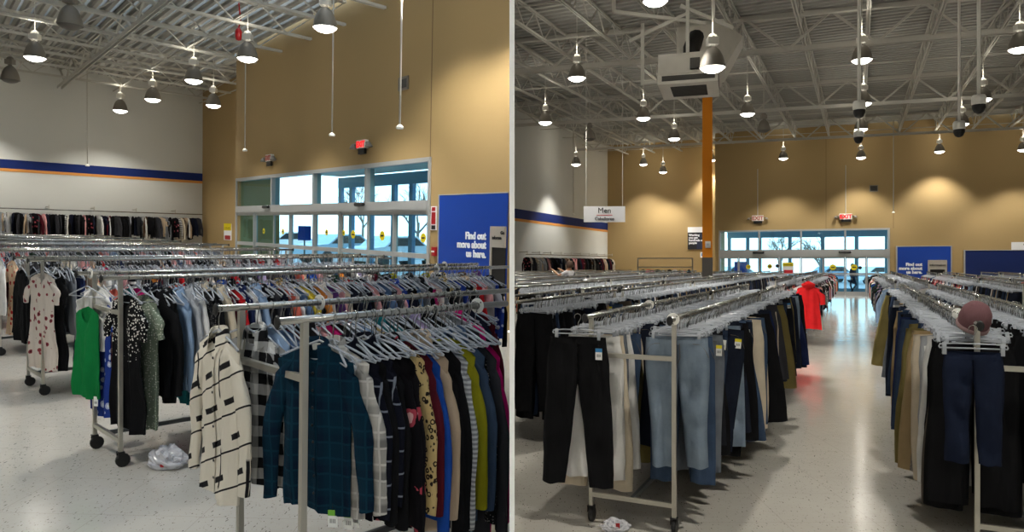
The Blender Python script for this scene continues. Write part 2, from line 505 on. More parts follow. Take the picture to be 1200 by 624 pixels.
# control joints in the tan walls
for i, (W, px) in enumerate(((W_A, 504), (W_B, 1047), (W_B, 968))):
    s = W.uv(px, 200)[0]; mb = MB(); mb.box((s-.012, -.004, aTop if W is W_A else bTop), (s+.012, -.0005, (6.6 if W is W_A else 8.4)))
    tag(obj(f'trim_{5+i}', mb, simple('joint_sealant', srgb(120,96,64), .8), None, W.M), kind='structure')

# ------------------------------------------------------------------ roof steel
def truss(mb, P, Q, zf, depth, panel, ch=.06, rod=.028, gap=.03):
    P, Q = Vector(P), Vector(Q); L = (Q-P).length; d = (Q-P)/L; q = perp(d)
    def p3(s, z, o=0.):
        p = P + d*s + q*o; return (p.x, p.y, zf(p.x, p.y)+z)
    for o in (-gap, gap):
        for z in (0., depth):
            mb.bar(p3(0, z, o), p3(L, z, o), .035, ch)
    n_ = max(2, int(L/panel)); st = L/n_
    for i in range(n_):
        mb.bar(p3(i*st, depth), p3((i+.5)*st, 0), rod); mb.bar(p3((i+.5)*st, 0), p3((i+1)*st, depth), rod)

def joists(room, poly, d, q, offs, zf, depth, panel, **k):
    for o in offs:
        for t0, t1 in intervals(q*o, d, poly):
            if t1-t0 < 1.5: continue
            mb = MB(); truss(mb, q*o + d*(t0+.12), q*o + d*(t1-.12), zf, depth, panel, **k)
            tag(obj('ceiling_beam', mb, MAT['joist'], None, room.M), kind='structure')
# left: joists along the racks, girders across
base = PA.dot(perp(uA)); sp = 1.8
qa = perp(uA)
off0 = isect(PA, wA, A.pt(367, 20), uA)
jo = [on_line(A, 367, PA, wA).dot(qa) + k*sp for k in range(-12, 16)]
joists(A, polyA, uA, qa, jo, lambda x, y: ZA, .52, 1.3)
for o in (-7.0, 1.5, 10.0):
    pass
qg = perp(wA)
gA = [A.atz(100, 75, ZA).xy.dot(qg), A.atz(30, 100, ZA).xy.dot(qg) - 13]
joists(A, polyA, wA, qg, [gA[0], gA[0]+9.5, gA[0]-9.5], lambda x, y: ZA-.12, .66, 2.2, ch=.1, rod=.05, gap=.06)
# bridging lines
for k in range(-3, 5):
    for t0, t1 in intervals(qg*(gA[0]+k*3.1+1.4), wA, polyA):
        mb = MB(); p = qg*(gA[0]+k*3.1+1.4); a = p+wA*(t0+.1); b = p+wA*(t1-.1)
        mb.bar((a.x,a.y,ZA+.02),(b.x,b.y,ZA+.02),.03); tag(obj('ceiling_beam', mb, MAT['joist'], None, A.M), kind='structure')
# right: joists along the aisle, girders across
jb = [on_line(B, 972, PB, wB).dot(nB) + k*1.62 for k in range(-20, 12)]
joists(B, polyB, uB, nB, jb, lambda x, y: ZB(x, y), .58, 1.25)
gdir = (B.atz(1190, 59, 7.3).xy - B.atz(610, 102, 7.3).xy).normalized()
gq = perp(gdir)
for k, z in ((0, -.45),):
    P = B.at(900, 81, 20.0)
    o0 = P.xy.dot(gq)
joists(B, polyB, gdir, gq, [o0, o0+9, o0-9, o0+17.5], lambda x, y: ZB(x, y) - .40, .95, 2.1, ch=.11, rod=.06, gap=.07)
for k in range(-3, 8):
    p = gq*(o0 + k*2.9 + 1.3)
    for t0, t1 in intervals(p, gdir, polyB):
        mb = MB(); a = p+gdir*(t0+.1); b = p+gdir*(t1-.1)
        mb.bar((a.x,a.y,ZB(a.x,a.y)+.03),(b.x,b.y,ZB(b.x,b.y)+.03),.03); tag(obj('ceiling_beam', mb, MAT['joist'], None, B.M), kind='structure')
# everything structural of the left room ends at the divider plane (trimmed there)
for o in list(bpy.data.objects):
    if o.type == 'MESH' and o.get('kind') == 'structure' and o.name != 'wall_divider':
        mw = o.matrix_basis; left = (mw.to_3x3() @ Vector((0,0,1))).x
        if abs(left) < 1e-4: continue
        inv = mw.inverted()
        for v in o.data.vertices:
            q = mw @ v.co
            if q.x > -.006:
                ax = mw.to_3x3() @ Vector((1,0,0)); v.co = inv @ (q - ax*((q.x+.006)/ax.x))
# ------------------------------------------------------------------ high bay lamps
def lamp_parts(root, lit):
    mb = MB(); mb.lathe([(.235,.0),(.232,.03),(.215,.12),(.185,.22),(.14,.31),(.085,.37),(.06,.39),(.055,.39),(.08,.36),(.13,.30),(.175,.21),(.205,.12),(.222,.03),(.228,.0)], 24)
    obj('lamp_shade', mb, MAT['shade'], root, smooth=True)
    mb = MB(); mb.lathe([(.001,-.085),(.08,-.078),(.15,-.055),(.20,-.02),(.226,.012),(.222,.02),(.001,.02)], 24)
    obj('lens', mb, MAT['lens'] if lit else MAT['lens_off'], root, smooth=True)
    mb = MB(); mb.box((-.035,-.035,.38),(.035,.035,.44)); mb.box((-.10,-.085,.43),(.10,.085,.56)); mb.lathe([(.10,.56),(.07,.62),(.02,.64)], 12)
    obj('ballast', mb, MAT['ballast'] if lit else MAT['shade'], root)
    mb = MB(); mb.tube([(0,0,.62),(0,0,1.62)], .012, 6); obj('hanging_rod', mb, MAT['joist'], root)

PROTO = {}
def lamp(room, p, ztop, lit, label, energy, seen=True, wide=100):
    M = room.M @ T(*p)
    if lit not in PROTO:
        r = empty('high_bay_lamp', M); lamp_parts(r, lit); PROTO[lit] = r
    else: r = dup_tree(PROTO[lit], M)
    for c in r.children:
        if c.type == 'LIGHT': bpy.data.objects.remove(c)
    tag(r, label, 'lamp', 'high bay lamps under the roof of the ' + ('tan wall room' if room is A else 'aisle room'))
    rod = [c for c in r.children if c.name.startswith('hanging_rod')][0]
    k = max(.05, ztop - p[2] - .62); rod.matrix_basis = T(0,0,.62) @ Matrix.Diagonal((1,1,k,1)) @ T(0,0,-.62)
    if lit:
        L = bpy.data.lights.new('lamp_light', 'SPOT'); L.energy = energy; L.spot_size = math.radians(wide); L.spot_blend = .55
        L.shadow_soft_size = .18; L.color = (1.0, .955, .87)
        o = bpy.data.objects.new('lamp_light', L); COL.objects.link(o); o.parent = r; o.matrix_basis = T(0,0,-.14)
        if seen:
            L = bpy.data.lights.new('lamp_uplight', 'POINT'); L.energy = energy*.022; L.shadow_soft_size = .12; L.color = (1.0,.93,.80)
            o = bpy.data.objects.new('lamp_uplight', L); COL.objects.link(o); o.parent = r; o.matrix_basis = T(.0,.0,.75)
    return r

EA, EB = 540., 800.
for px, py, lit, lab in (
    (381,33,1,'lit bell lamp nearest the tan wall, big and bright above the hanging grey pipe'),
    (290,69,1,'lit bell lamp in front of the left end of the tan front wall'),
    (227,95,1,'lit bell lamp between the ceiling joists, left of the red alarm beacon'),
    (179,117,1,'small lit bell lamp right of the light scallop on the white wall'),
    (141,130,1,'small lit bell lamp in front of the bright patch on the white wall'),
    (250,124,1,'lit bell lamp in front of the recessed brown wall'),
    (41,68,1,'lit bell lamp high at the left above the blue wall band'),
    (82,30,0,'unlit grey bell lamp high at the left among the joists'),
    (12,94,0,'unlit grey bell lamp beside the white wall at far left')):
    p = A.atz(px, py, 5.6); by_wall = px in (141, 250)
    lamp(A, p, ZAD+.02, lit, lab, EA*(.6 if by_wall else 1), wide=124 if by_wall else 100)
p = A.pt(-28, 22.5); lamp(A, (p.x, p.y, 5.6), ZAD+.02, 1, 'lit bell lamp out of view past the left end of the blue wall band', EA*.8, wide=124)
for px, Y, z, lab in ((548,11.8,5.85,'lit bell lamp above the frame before the blue panel end of the tan wall'),(468,12.7,6.0,'lit bell lamp above the frame before the middle of the tan wall')):
    p = A.pt(px, Y); lamp(A, (p.x, p.y, z), ZAD+.02, 1, lab, EA*.7, wide=130)
for i, (x, y) in enumerate(((-3.5,8.5),(-9,9),(-14.5,11.5),(-4,3),(-10,3.5),(-16,5),(-4,-3.5),(-11,-3.5),(-21,11),(-20,3))):
    lamp(A, (x, y, 5.6), ZAD+.02, 1, 'lit bell lamp overhead above the frame in the tan wall room', EA, False)
for px, py, lit, lab in (
    (768,2,1,'lit bell lamp cut by the top edge, above the hanging air unit'),
    (676,92,1,'lit bell lamp left of the hanging air unit, by the white divider'),
    (835,80,1,'lit bell lamp in front of the white air unit'),
    (639,144,1,'lit bell lamp near the white divider, lower than the crossing girder'),
    (675,193,1,'small lit bell lamp in front of the white side wall'),
    (754,139,1,'lit bell lamp below the left corner of the air unit'),
    (790,163,1,'lit bell lamp left of the orange column'),
    (777,202,1,'small lit bell lamp over the light scallop on the recessed tan wall'),
    (754,193,1,'small lit bell lamp left of the lowest lamp by the orange column'),
    (876,134,1,'lit bell lamp right of the orange column'),
    (834,188,1,'small lit bell lamp half behind the orange column'),
    (1010,71,1,'lit bell lamp behind the long white camera pole'),
    (1012,122,1,'lit bell lamp behind the dome camera of the long white pole'),
    (1009,152,1,'lit bell lamp above the lowest lamp in line with the camera pole'),
    (1009,185,1,'lowest lit bell lamp in line with the camera pole'),
    (918,186,1,'small lit bell lamp over the glass entrance'),
    (1101,178,1,'small lit bell lamp over the blue information panel'),
    (1127,146,1,'lit bell lamp beside the left camera of the right pair'),
    (1152,117,1,'lit bell lamp beside the right camera of the right pair'),
    (1195,58,1,'lit bell lamp at the top right corner'),
    (1199,176,1,'lit bell lamp over the blue slatted panel at the right edge'),
    (895,153,0,'unlit grey bell lamp right of the orange column'),
    (691,163,0,'unlit grey bell lamp among joists near the white side wall')):
    p = B.atz(px, py, 6.6)
    near = {918:37.6, 1101:35.6, 1009:36.6, 777:42.2, 834:42., 1199:33.8, 754:42.6}.get(px)
    if (px, py) == (835, 80): p = B.at(px, py, 13.4)
    if near and py > 170: p = B.at(px, py, near)
    lamp(B, p, ZB(p.x, p.y, .64), lit, lab, EB)
for x, y in ((3,9),(9,9.5),(15,10),(3,3),(9.5,3),(3.2,-3.5),(10,-3.5),(21,13),(20,4),(25,23),(28,29)):
    lamp(B, (x, y, 6.6), ZB(x, y, .64), 1, 'lit bell lamp overhead above the frame in the aisle room', EB, False)

lamp(B, (.3, -3.2, 5.0), ZB(0, -3, .64), 1, 'added lit bell lamp, unseen overhead, brightening the near edge of the white divider', 620., False, 150)  # extra lamp behind the camera, added to whiten the divider's front edge
# ------------------------------------------------------------------ column and air unit
P = B.at(829, 300, 20.0)
r = empty('column', B.frame(P.xy, gdir), kind='structure')
zsp = B.at(829, 302, 20.0).z
mb = MB(); mb.box((-.13,-.13,zsp),(.13,.13,6.75)); obj('column_shaft', mb, MAT['column_orange'], r)
mb = MB(); mb.box((-.12,-.12,6.75),(.12,.12,ZB(P.x,P.y,.1))); obj('column_head', mb, MAT['joist'], r)
mb = MB(); mb.box((-.14,-.14,0),(.14,.14,zsp)); obj('column_base', mb, MAT['column_grey'], r)
z = B.at(829, 287, 20.0).z
r = empty('fire_strobe', B.frame(P.xy, gdir) @ T(.02,-.135,z), label='white fire strobe on the front of the orange column', cat='alarm')
mb = MB(); mb.box((-.07,-.05,-.09),(.07,0,.09)); obj('housing', mb, MAT['whiteplastic'], r)
mb = MB(); mb.box((-.04,-.075,-.03),(.04,-.05,.03)); obj('lens', mb, simple('strobe_lens', srgb(200,205,210), .2), r)

Pn = B.at(805.5, 97, 15.0)
r = empty('air_unit', B.frame((Pn.x, Pn.y), gdir, 0) @ T(0,0,Pn.z), label='white square ceiling air unit with ducts hanging in front of the orange column', cat='air conditioner')
w, dep, hh = 1.22, 1.5, .24
mb = MB(); mb.box((-w/2,0,0),(w/2,dep,hh)); mb.box((-w/2-.03,-.03,hh-.03),(w/2+.03,dep+.03,hh)); obj('diffuser_box', mb, MAT['hvac'], r)
mb = MB(); mb.box((-w/2+.09,-.006,.06),(w/2-.06,.01,.17))
for k in range(3): mb.box((-w/2+.09,-.012,.075+.03*k),(w/2-.06,-.004,.082+.03*k))
obj('slot_vent', mb, MAT['grille'], r)
mb = MB(); mb.box((w/2-.01,.14,.06),(w/2+.006,dep-.1,.17)); obj('slot_vent', mb, MAT['grille'], r)
mb = MB(); mb.box((-w/2+.24,.28,-.008),(w/2-.24,dep-.28,.01))
for k in range(9): mb.box((-w/2+.24,.30+.1*k,-.014),(w/2-.24,.31+.1*k,-.006))
obj('return_grille', mb, MAT['grille'], r)
mb = MB(); mb.box((-w/2,.12,hh),(w/2-.05,dep-.1,hh+.42)); mb.box((-w/2+.35,.55,hh+.42),(w/2+.02,dep+.3,hh+1.1)); obj('plenum', mb, MAT['hvac'], r)
mb = MB(); mb.add([(w/2-.05,.1,hh),(w/2+.12,.3,hh+.1),(w/2+.5,1.1,hh+.95),(w/2-.1,.2,hh+1.15),(w/2-.05,dep,hh),(w/2+.12,dep,hh+.1),(w/2+.5,dep+.5,hh+.95),(w/2-.1,dep+.5,hh+1.15)],
    [(0,1,2,3),(7,6,5,4),(0,4,5,1),(1,5,6,2),(2,6,7,3),(3,7,4,0)]); obj('side_duct', mb, MAT['hvac'], r)
mb = MB(); mb.tube([(.05,.45,hh+.35),(.06,.48,hh+.6),(.14,.6,hh+.85),(.3,1.0,hh+1.0)], [.17,.18,.18,.18], 12); obj('flexible_duct', mb, MAT['blackplastic'], r, smooth=True)
mb = MB(); mb.box((.05,.03,hh+.06),(.25,.12,hh+.28)); obj('control_box', mb, MAT['grille'], r)
mb = MB()
for a, b in (((-w/2-.9,-.1,hh+1.35),(.35,.3,hh+1.05)),((-w/2-.6,.1,hh+.75),(.1,.2,hh+1.3)),((-.15,.1,hh+1.4),(.9,.3,hh+.9)),((0,.1,hh+.4),(0,.1,hh+1.55)),((-w/2-.32,.1,0.05),(-w/2-.32,.1,hh+1.1)),((-w/2-.9,-.1,hh+1.35),(-w/2-.9,-.1,hh+1.9)),((w/2-.1,.2,hh+1.1),(w/2-.1,.2,hh+2.0))):
    mb.bar(a, b, .07)
mb.bar((-w/2-.32,.1,.08),(-w/2,.1,.08),.05)
obj('support_frame', mb, MAT['joist'], r)

# ------------------------------------------------------------------ poles, pipes, cameras
def pole(room, px, py_bot, Y, ztop, label, cam=True, rad=.022, cat='security camera'):
    p = room.at(px, py_bot, Y)
    r = empty('security_camera' if cam else 'hanging_pipe', room.M @ T(*p), label=label, cat=cat)
    mb = MB(); mb.tube([(0,0,.12 if cam else .03),(0,0,ztop-p.z)], rad, 8); obj('hanging_rod', mb, MAT['whiteplastic'] if cam else MAT['joist'], r, smooth=True)
    if cam:
        mb = MB(); mb.lathe([(.001,.16),(.09,.16),(.11,.12),(.11,.02),(.10,.0),(.001,.0)], 16); obj('camera_housing', mb, MAT['whiteplastic'], r)
        mb = MB(); mb.lathe([(.10,.0),(.10,-.05),(.07,-.12),(.03,-.145),(.001,-.15)], 16); obj('dome', mb, MAT['blackplastic'], r, smooth=True)
    else:
        mb = MB(); mb.lathe([(.001,-.03),(.06,-.03),(.07,0),(.03,.04),(.001,.05)], 12); obj('end_cap', mb, MAT['whiteplastic'], r)
    return r
for px, py, Y, lab in ((1007,129,13.0,'black dome camera under the long white pole, higher of the two in line'),
                       (1006,161,17.0,'black dome camera lower and behind the long white pole'),
                       (1124,152,14.0,'black dome camera on a white pole, left of the right pair'),
                       (1147,123,12.0,'black dome camera on a white pole, right of the right pair')):
    p = B.at(px, py, Y); pole(B, px, py, Y, ZB(p.x, p.y, .62), lab, rad=.028 if Y < 14 else .024)
for px, py, Y, lab in ((389,158,15.5,'thin white pipe hanging in front of the tan wall, above the red exit sign'),
                       (468.5,149,12.6,'thin white pipe hanging beside the dark wall vent')):
    pole(A, px, py, Y, ZAD, lab, False, .018 if Y < 14 else .016, 'pipe')
pole(A, 287, 176, 20.5, ZAD, 'thin pipe hanging at the left end of the tan wall', False, .016, 'pipe')
pole(A, 102.5, 194, 25.0, ZAD, 'thin pipe hanging down the white wall to the blue band', False, .016, 'pipe')
pole(B, 1047, 249, 36.2, 8.9, 'thin pale pipe hanging down the tan wall right of the entrance', False, .02, 'pipe')
pole(B, 672, 251, 33.0, 8.6, 'thin pipe hanging near the white side wall left of the Men sign', False, .02, 'pipe')

# ------------------------------------------------------------------ wall signs and fittings
def exit_sign(W, px, py, label, face, hang=0.):
    s, z = W.uv(px, py); k = 1.0
    r = empty('exit_sign', W.M @ T(s, -.03, z), label=label, cat='sign')
    w = .19; h = .095
    if W.room is B: w, h = .30, .15
    mb = MB(); mb.box((-w,-.07,-h),(w,.03,h)); obj('housing', mb, MAT['whiteplastic'], r)
    me = text_mesh('EXIT', h*1.9, .012, 'CENTER'); o = obj('lettering', me, MAT['exit_red'] if face else simple('faded_red', srgb(190,110,100), .6), r, T(0,-.075,-h*.66) @ RX(math.pi/2))
    mb = MB(); mb.box((-w*.7,-.06,-h-.13),(w*.8,.0,-h)); obj('battery_box', mb, MAT['blackplastic'], r)
    for sx in (-1, 1):
        mb = MB(); mb.tube([(sx*(w+.02),-.03,h*.2),(sx*(w+.16),-.05,h*.1)], .03, 8); mb.lathe([(.03,0),(.09,-.10),(.085,-.12),(.001,-.11)], 12, M=T(sx*(w+.17),-.06,h*.3))
        obj('lamp_head', mb, MAT['shade'], r)
    if hang:
        mb = MB(); mb.tube([(0,-.02,h),(0,-.02,hang)], .02, 6); obj('hanging_rod', mb, MAT['joist'], r)
exit_sign(W_A, 427, 169.5, 'red exit sign with two lamp heads above the right doors on the tan wall', True)
exit_sign(W_A, 318, 185.5, 'turned away exit sign above the left doors on the tan wall', False)
exit_sign(W_B, 991, 254, 'lit red exit sign over the entrance at the end of the aisle', True, 2.7)
exit_sign(W_B, 888, 256, 'exit sign box over the left doors by the orange column', False, 2.7)

def vent(W, px, py, w, h, label):
    s, z = W.uv(px, py); r = empty('wall_vent', W.M @ T(s, 0, z), label=label, cat='vent')
    mb = MB()
    for a, b in (((-w,-.03,-h),(w,-.002,-h+.04)),((-w,-.03,h-.04),(w,-.002,h)),((-w,-.03,-h),(-w+.04,-.002,h)),((w-.04,-.03,-h),(w,-.002,h))): mb.box(a, b)
    obj('frame', mb, MAT['shade'], r)
    mb = MB(); mb.box((-w+.04,-.006,-h+.04),(w-.04,-.002,h-.04))
    n_ = 9
    for k in range(n_):
        zz = -h+.05+(2*h-.1)*k/n_; mb.box((-w+.04,-.024,zz),(w-.04,-.012,zz+.02))
    obj('grille', mb, MAT['grille'], r)
vent(W_A, 473.5, 98, .19, .14, 'dark square vent high on the tan wall beside a hanging pipe')
vent(W_B, 1024, 221, .2, .17, 'small dark vent on the tan wall above the entrance')

def panel_text(parent, s, size, x, z, mat, align='LEFT', bold=.006, y=-.03):
    me = text_mesh(s, size, bold, align); return obj('lettering', me, mat, parent, T(x, y, z) @ RX(math.pi/2))

# left: blue information panel and its kiosk (both run into the divider)
s0, zt = W_A.uv(516.5, 229.5); r = empty('information_panel', W_A.M @ T(0,0,0), label='blue panel with white lettering beside the glass doors, cut by the divider', cat='sign')
s1 = W_A.len - .10
mb = MB(); mb.box((s0,-.03,.15),(s1,-.004,zt)); obj('panel', mb, MAT['sign_blue'], r)
mb = MB(); mb.box((s0-.035,-.034,.15),(s0,-.002,zt+.02)); mb.box((s0,-.034,zt),(s1,-.002,zt+.02)); obj('edge_trim', mb, MAT['alu'], r)
for tx, py in (('Find out', 281), ('more about', 291.6), ('us here.', 302.5)):
    sR, z = W_A.uv(571, py); size = abs(W_A.uv(571, 271)[1] - W_A.uv(571, 281.6)[1])*1.12
    panel_text(r, tx, size, sR, z, MAT['letter_white'], 'RIGHT', .008, -.034)
s0k, ztk = W_A.uv(578, 265.5)
r = empty('kiosk', W_A.M, label='grey metal box with a dark opening on the blue panel beside the divider', cat='kiosk')
mb = MB(); zk2 = W_A.uv(580, 290)[1]
mb.box((s0k,-.075,zk2),(s1,-.036,ztk)); mb.box((s0k,-.075,.6),(s0k+.05,-.036,zk2)); mb.box((s0k,-.075,.15),(s1,-.036,.6)); obj('body', mb, MAT['kiosk'], r)
mb = MB(); mb.box((s0k+.05,-.055,.6),(s1,-.04,zk2)); obj('opening', mb, MAT['blackplastic'], r)
sK = W_A.uv(580.5, 279)[0]
panel_text(r, 'informa', .085, sK, W_A.uv(581, 280.5)[1], MAT['ink'], 'LEFT', .002, -.08)
panel_text(r, 'Go', .085, W_A.uv(590.5, 275)[0], W_A.uv(590, 275)[1], MAT['ink'], 'LEFT', .002, -.08)
def small_sign(W, px0, py0, px1, py1, name, label, cat, cells):
    s0, z1 = W.uv(px0, py0); s1, z0 = W.uv(px1, py1); z1 = W.uv(px0, py0)[1]
    r = empty(name, W.M @ T(s0, 0, z0), label=label, cat=cat)
    w, h = s1-s0, z1-z0
    mb = MB(); mb.box((0,-.02,0),(w,-.002,h)); obj('plate', mb, MAT['sign_white'], r)
    for a, b, c, d, m in cells:
        mb = MB(); mb.box((w*a,-.024,h*b),(w*c,-.0205,h*d)); obj('printed_block', mb, MAT[m], r)
    return r, w, h
small_sign(W_A, 506, 242, 512, 270, 'wall_label', 'narrow white and red label on the tan wall left of the blue panel', 'sign',
           ((.15,.03,.85,.2,'ink'),(.15,.25,.85,.75,'red'),(.2,.8,.8,.96,'red')))
s, z = W_A.uv(510.5, 295); r = empty('fire_alarm', W_A.M @ T(s,-.002,z), label='small red fire alarm pull box on the tan wall left of the blue panel', cat='alarm')
mb = MB(); mb.box((-.06,-.06,-.09),(.06,0,.09)); obj('housing', mb, MAT['red'], r)
mb = MB(); mb.box((-.045,-.075,-.015),(.045,-.06,.02)); obj('pull_handle', mb, MAT['whiteplastic'], r)
rr, w, h = small_sign(W_Aset, 263, 262, 271.5, 282, 'wall_notice', 'yellow and white notice on the brown wall beside the entrance', 'sign', ((.0,.58,1,1,'yellow'),(.15,.04,.9,.28,'red'),(.2,.72,.8,.76,'ink')))
s, z = A.atz(279.5, 42, 6.0).xy, 6.0
p = A.atz(279.5, 42, 6.28); r = empty('alarm_beacon', A.M @ T(*p), label='red alarm beacon on the joist left of the lit lamp', cat='alarm')
mb = MB(); mb.lathe([(.001,-.12),(.06,-.1),(.08,-.02),(.08,.1),(.05,.16),(.02,.2),(.001,.2)], 14); obj('bell', mb, MAT['red'], r, smooth=True)
mb = MB(); mb.tube([(0,0,.18),(.05,0,.35),(0,0,ZAD-p.z)], .018, 6); obj('hanging_rod', mb, MAT['red'], r)

# right: information panel, kiosk, slatted panel, poster, Men sign
s0, zt = W_B.uv(1051.5, 289.5); s1 = W_B.uv(1114, 289.5)[0]
r = empty('information_panel', W_B.M, label='blue panel with white lettering right of the entrance at the end of the aisle', cat='sign')
mb = MB(); mb.box((s0,-.04,.15),(s1,-.004,zt)); obj('panel', mb, MAT['sign_blue'], r)
mb = MB(); mb.box((s0-.06,-.045,.15),(s0,-.002,zt+.04)); mb.box((s0,-.045,zt),(s1,-.002,zt+.04)); mb.box((s1,-.045,.15),(s1+.06,-.002,zt+.04)); obj('edge_trim', mb, MAT['alu'], r)
size = abs(W_B.uv(1080, 308)[1]-W_B.uv(1080, 312.2)[1])*1.2
for tx, py in (('Find out', 311.8), ('more about', 316.4), ('us here.', 320.9)):
    sR, z = W_B.uv(1080.5, py); panel_text(r, tx, size, sR, z, MAT['letter_white'], 'RIGHT', .012, -.045)
r = empty('kiosk', W_B.M, label='grey metal box with a dark opening on the far blue panel', cat='kiosk')
sa, za = W_B.uv(1087, 305); sb = W_B.uv(1109, 305)[0]; zb_ = W_B.uv(1087, 316)[1]
mb = MB(); mb.box((sa,-.22,zb_),(sb,-.05,za)); mb.box((sa,-.22,.3),(sa+.08,-.05,zb_)); mb.box((sb-.08,-.22,.3),(sb,-.05,zb_)); mb.box((sa,-.22,.15),(sb,-.05,.9)); obj('body', mb, MAT['kiosk'], r)
mb = MB(); mb.box((sa+.08,-.15,.9),(sb-.08,-.06,zb_)); obj('opening', mb, MAT['blackplastic'], r)
panel_text(r, 'information', .15, (sa+sb)/2, W_B.uv(1095, 312)[1], MAT['ink'], 'CENTER', .003, -.226)
s0, zt = W_B.uv(1131, 294); s1 = W_B.len-2.
r = empty('slatted_panel', W_B.M, label='wide navy slatted wall panel at the right end of the tan wall', cat='panel')
mb = MB(); mb.box((s0,-.03,.1),(s1,-.004,zt)); kz = .1
while kz < zt-.06: mb.box((s0,-.05,kz),(s1,-.03,kz+.075)); kz += .1
obj('slats', mb, simple('slat_navy', srgb(8,38,104), .55), r)
mb = MB(); mb.box((s0-.06,-.055,.1),(s0,-.002,zt+.03)); mb.box((s0,-.055,zt),(s1,-.002,zt+.03)); obj('edge_trim', mb, MAT['alu'], r)
s0, z1 = W_B.uv(1185, 284); z0 = W_B.uv(1185, 294)[1]; s1 = s0+2.2
r = empty('ledge_sign', W_B.M, label='white card sign standing on top of the navy slatted panel', cat='sign')
mb = MB(); mb.box((s0,-.04,z0+.03),(s1,-.02,z1)); obj('plate', mb, MAT['sign_white'], r)
mb = MB(); mb.box((s0+.5,-.044,z0+.26),(s0+.95,-.041,z0+.34)); mb.box((s0+.55,-.044,z0+.16),(s0+1.2,-.041,z0+.19)); obj('printed_lines', mb, MAT['ink'], r)
# poster left of the column
s0, z1 = W_Bset.uv(806, 266.5); s1, z0 = W_Bset.uv(826.5, 292.5)
r = empty('wall_poster', W_Bset.M @ T(s0, 0, z0), label='black and white poster on the tan wall left of the orange column', cat='poster')
w, h = s1-s0, z1-z0
mb = MB(); mb.box((0,-.03,0),(w,-.004,h)); obj('sheet', mb, MAT['sign_white'], r)
mb = MB(); mb.box((0,-.034,0),(w,-.0305,h*.76)); obj('dark_photo', mb, simple('poster_dark', srgb(30,30,34), .6, scale=2.0, var=.5), r)
mb = MB(); mb.box((w*.52,-.037,.02),(w*.97,-.0345,h*.36)); mb.lathe([(.001,0),(.09,.03),(.12,.14),(.1,.26),(.001,.32)], 12, M=T(w*.74,-.036,h*.5) @ Matrix.Diagonal((1.,.02,1.,1))); obj('portrait', mb, simple('poster_navy', srgb(34,42,70), .6), r)
for i, tx in enumerate(('Working', 'you get', 'hundreds of', 'people')):
    panel_text(r, tx, .17, .07, h*.60 - i*.155, MAT['letter_white'], 'LEFT', .008, -.042)
s, z = W_Bset.uv(824, 299)
r = empty('wall_notice', W_Bset.M @ T(s,0,z), label='small white and blue notice below the poster by the column', cat='sign')
mb = MB(); mb.box((-.16,-.03,-.16),(.16,-.004,.16)); obj('plate', mb, MAT['sign_white'], r)
mb = MB(); mb.box((-.1,-.034,-.08),(.06,-.0305,.1)); obj('printed_block', mb, MAT['card_blue'], r)
# hanging Men sign
Y = 20.0; pL = B.at(684, 242, Y); pR = B.at(732.5, 242, Y); zb_ = B.at(708, 260.5, Y).z
r = empty('department_sign', B.frame(pL.xy, (pR-pL).xy, 0), label='white hanging sign reading Men and Caballeros in front of the blue band', cat='sign')
w = (pR-pL).length; h = pL.z - zb_
mb = MB(); mb.box((0,-.015,zb_),(w,.015,pL.z)); obj('board', mb, MAT['sign_white'], r)
panel_text(r, 'Men', .21, w/2, zb_+h*.58, MAT['ink'], 'CENTER', .0, -.02)
panel_text(r, 'Caballeros', .125, w/2, zb_+h*.12, simple('sign_grey_ink', srgb(90,92,96), .6), 'CENTER', .002, -.02)
mb = MB(); mb.box((w*.31,-.02,zb_+h*.42),(w*.69,-.0155,zb_+h*.455)); obj('red_rule', mb, MAT['card_red'], r)
for fx in (.06, .94):
    mb = MB(); mb.tube([(w*fx,0,pL.z),(w*fx,0,ZB(pL.x,pL.y,.3))], .008, 5); obj('hanging_wire', mb, MAT['joist'], r)

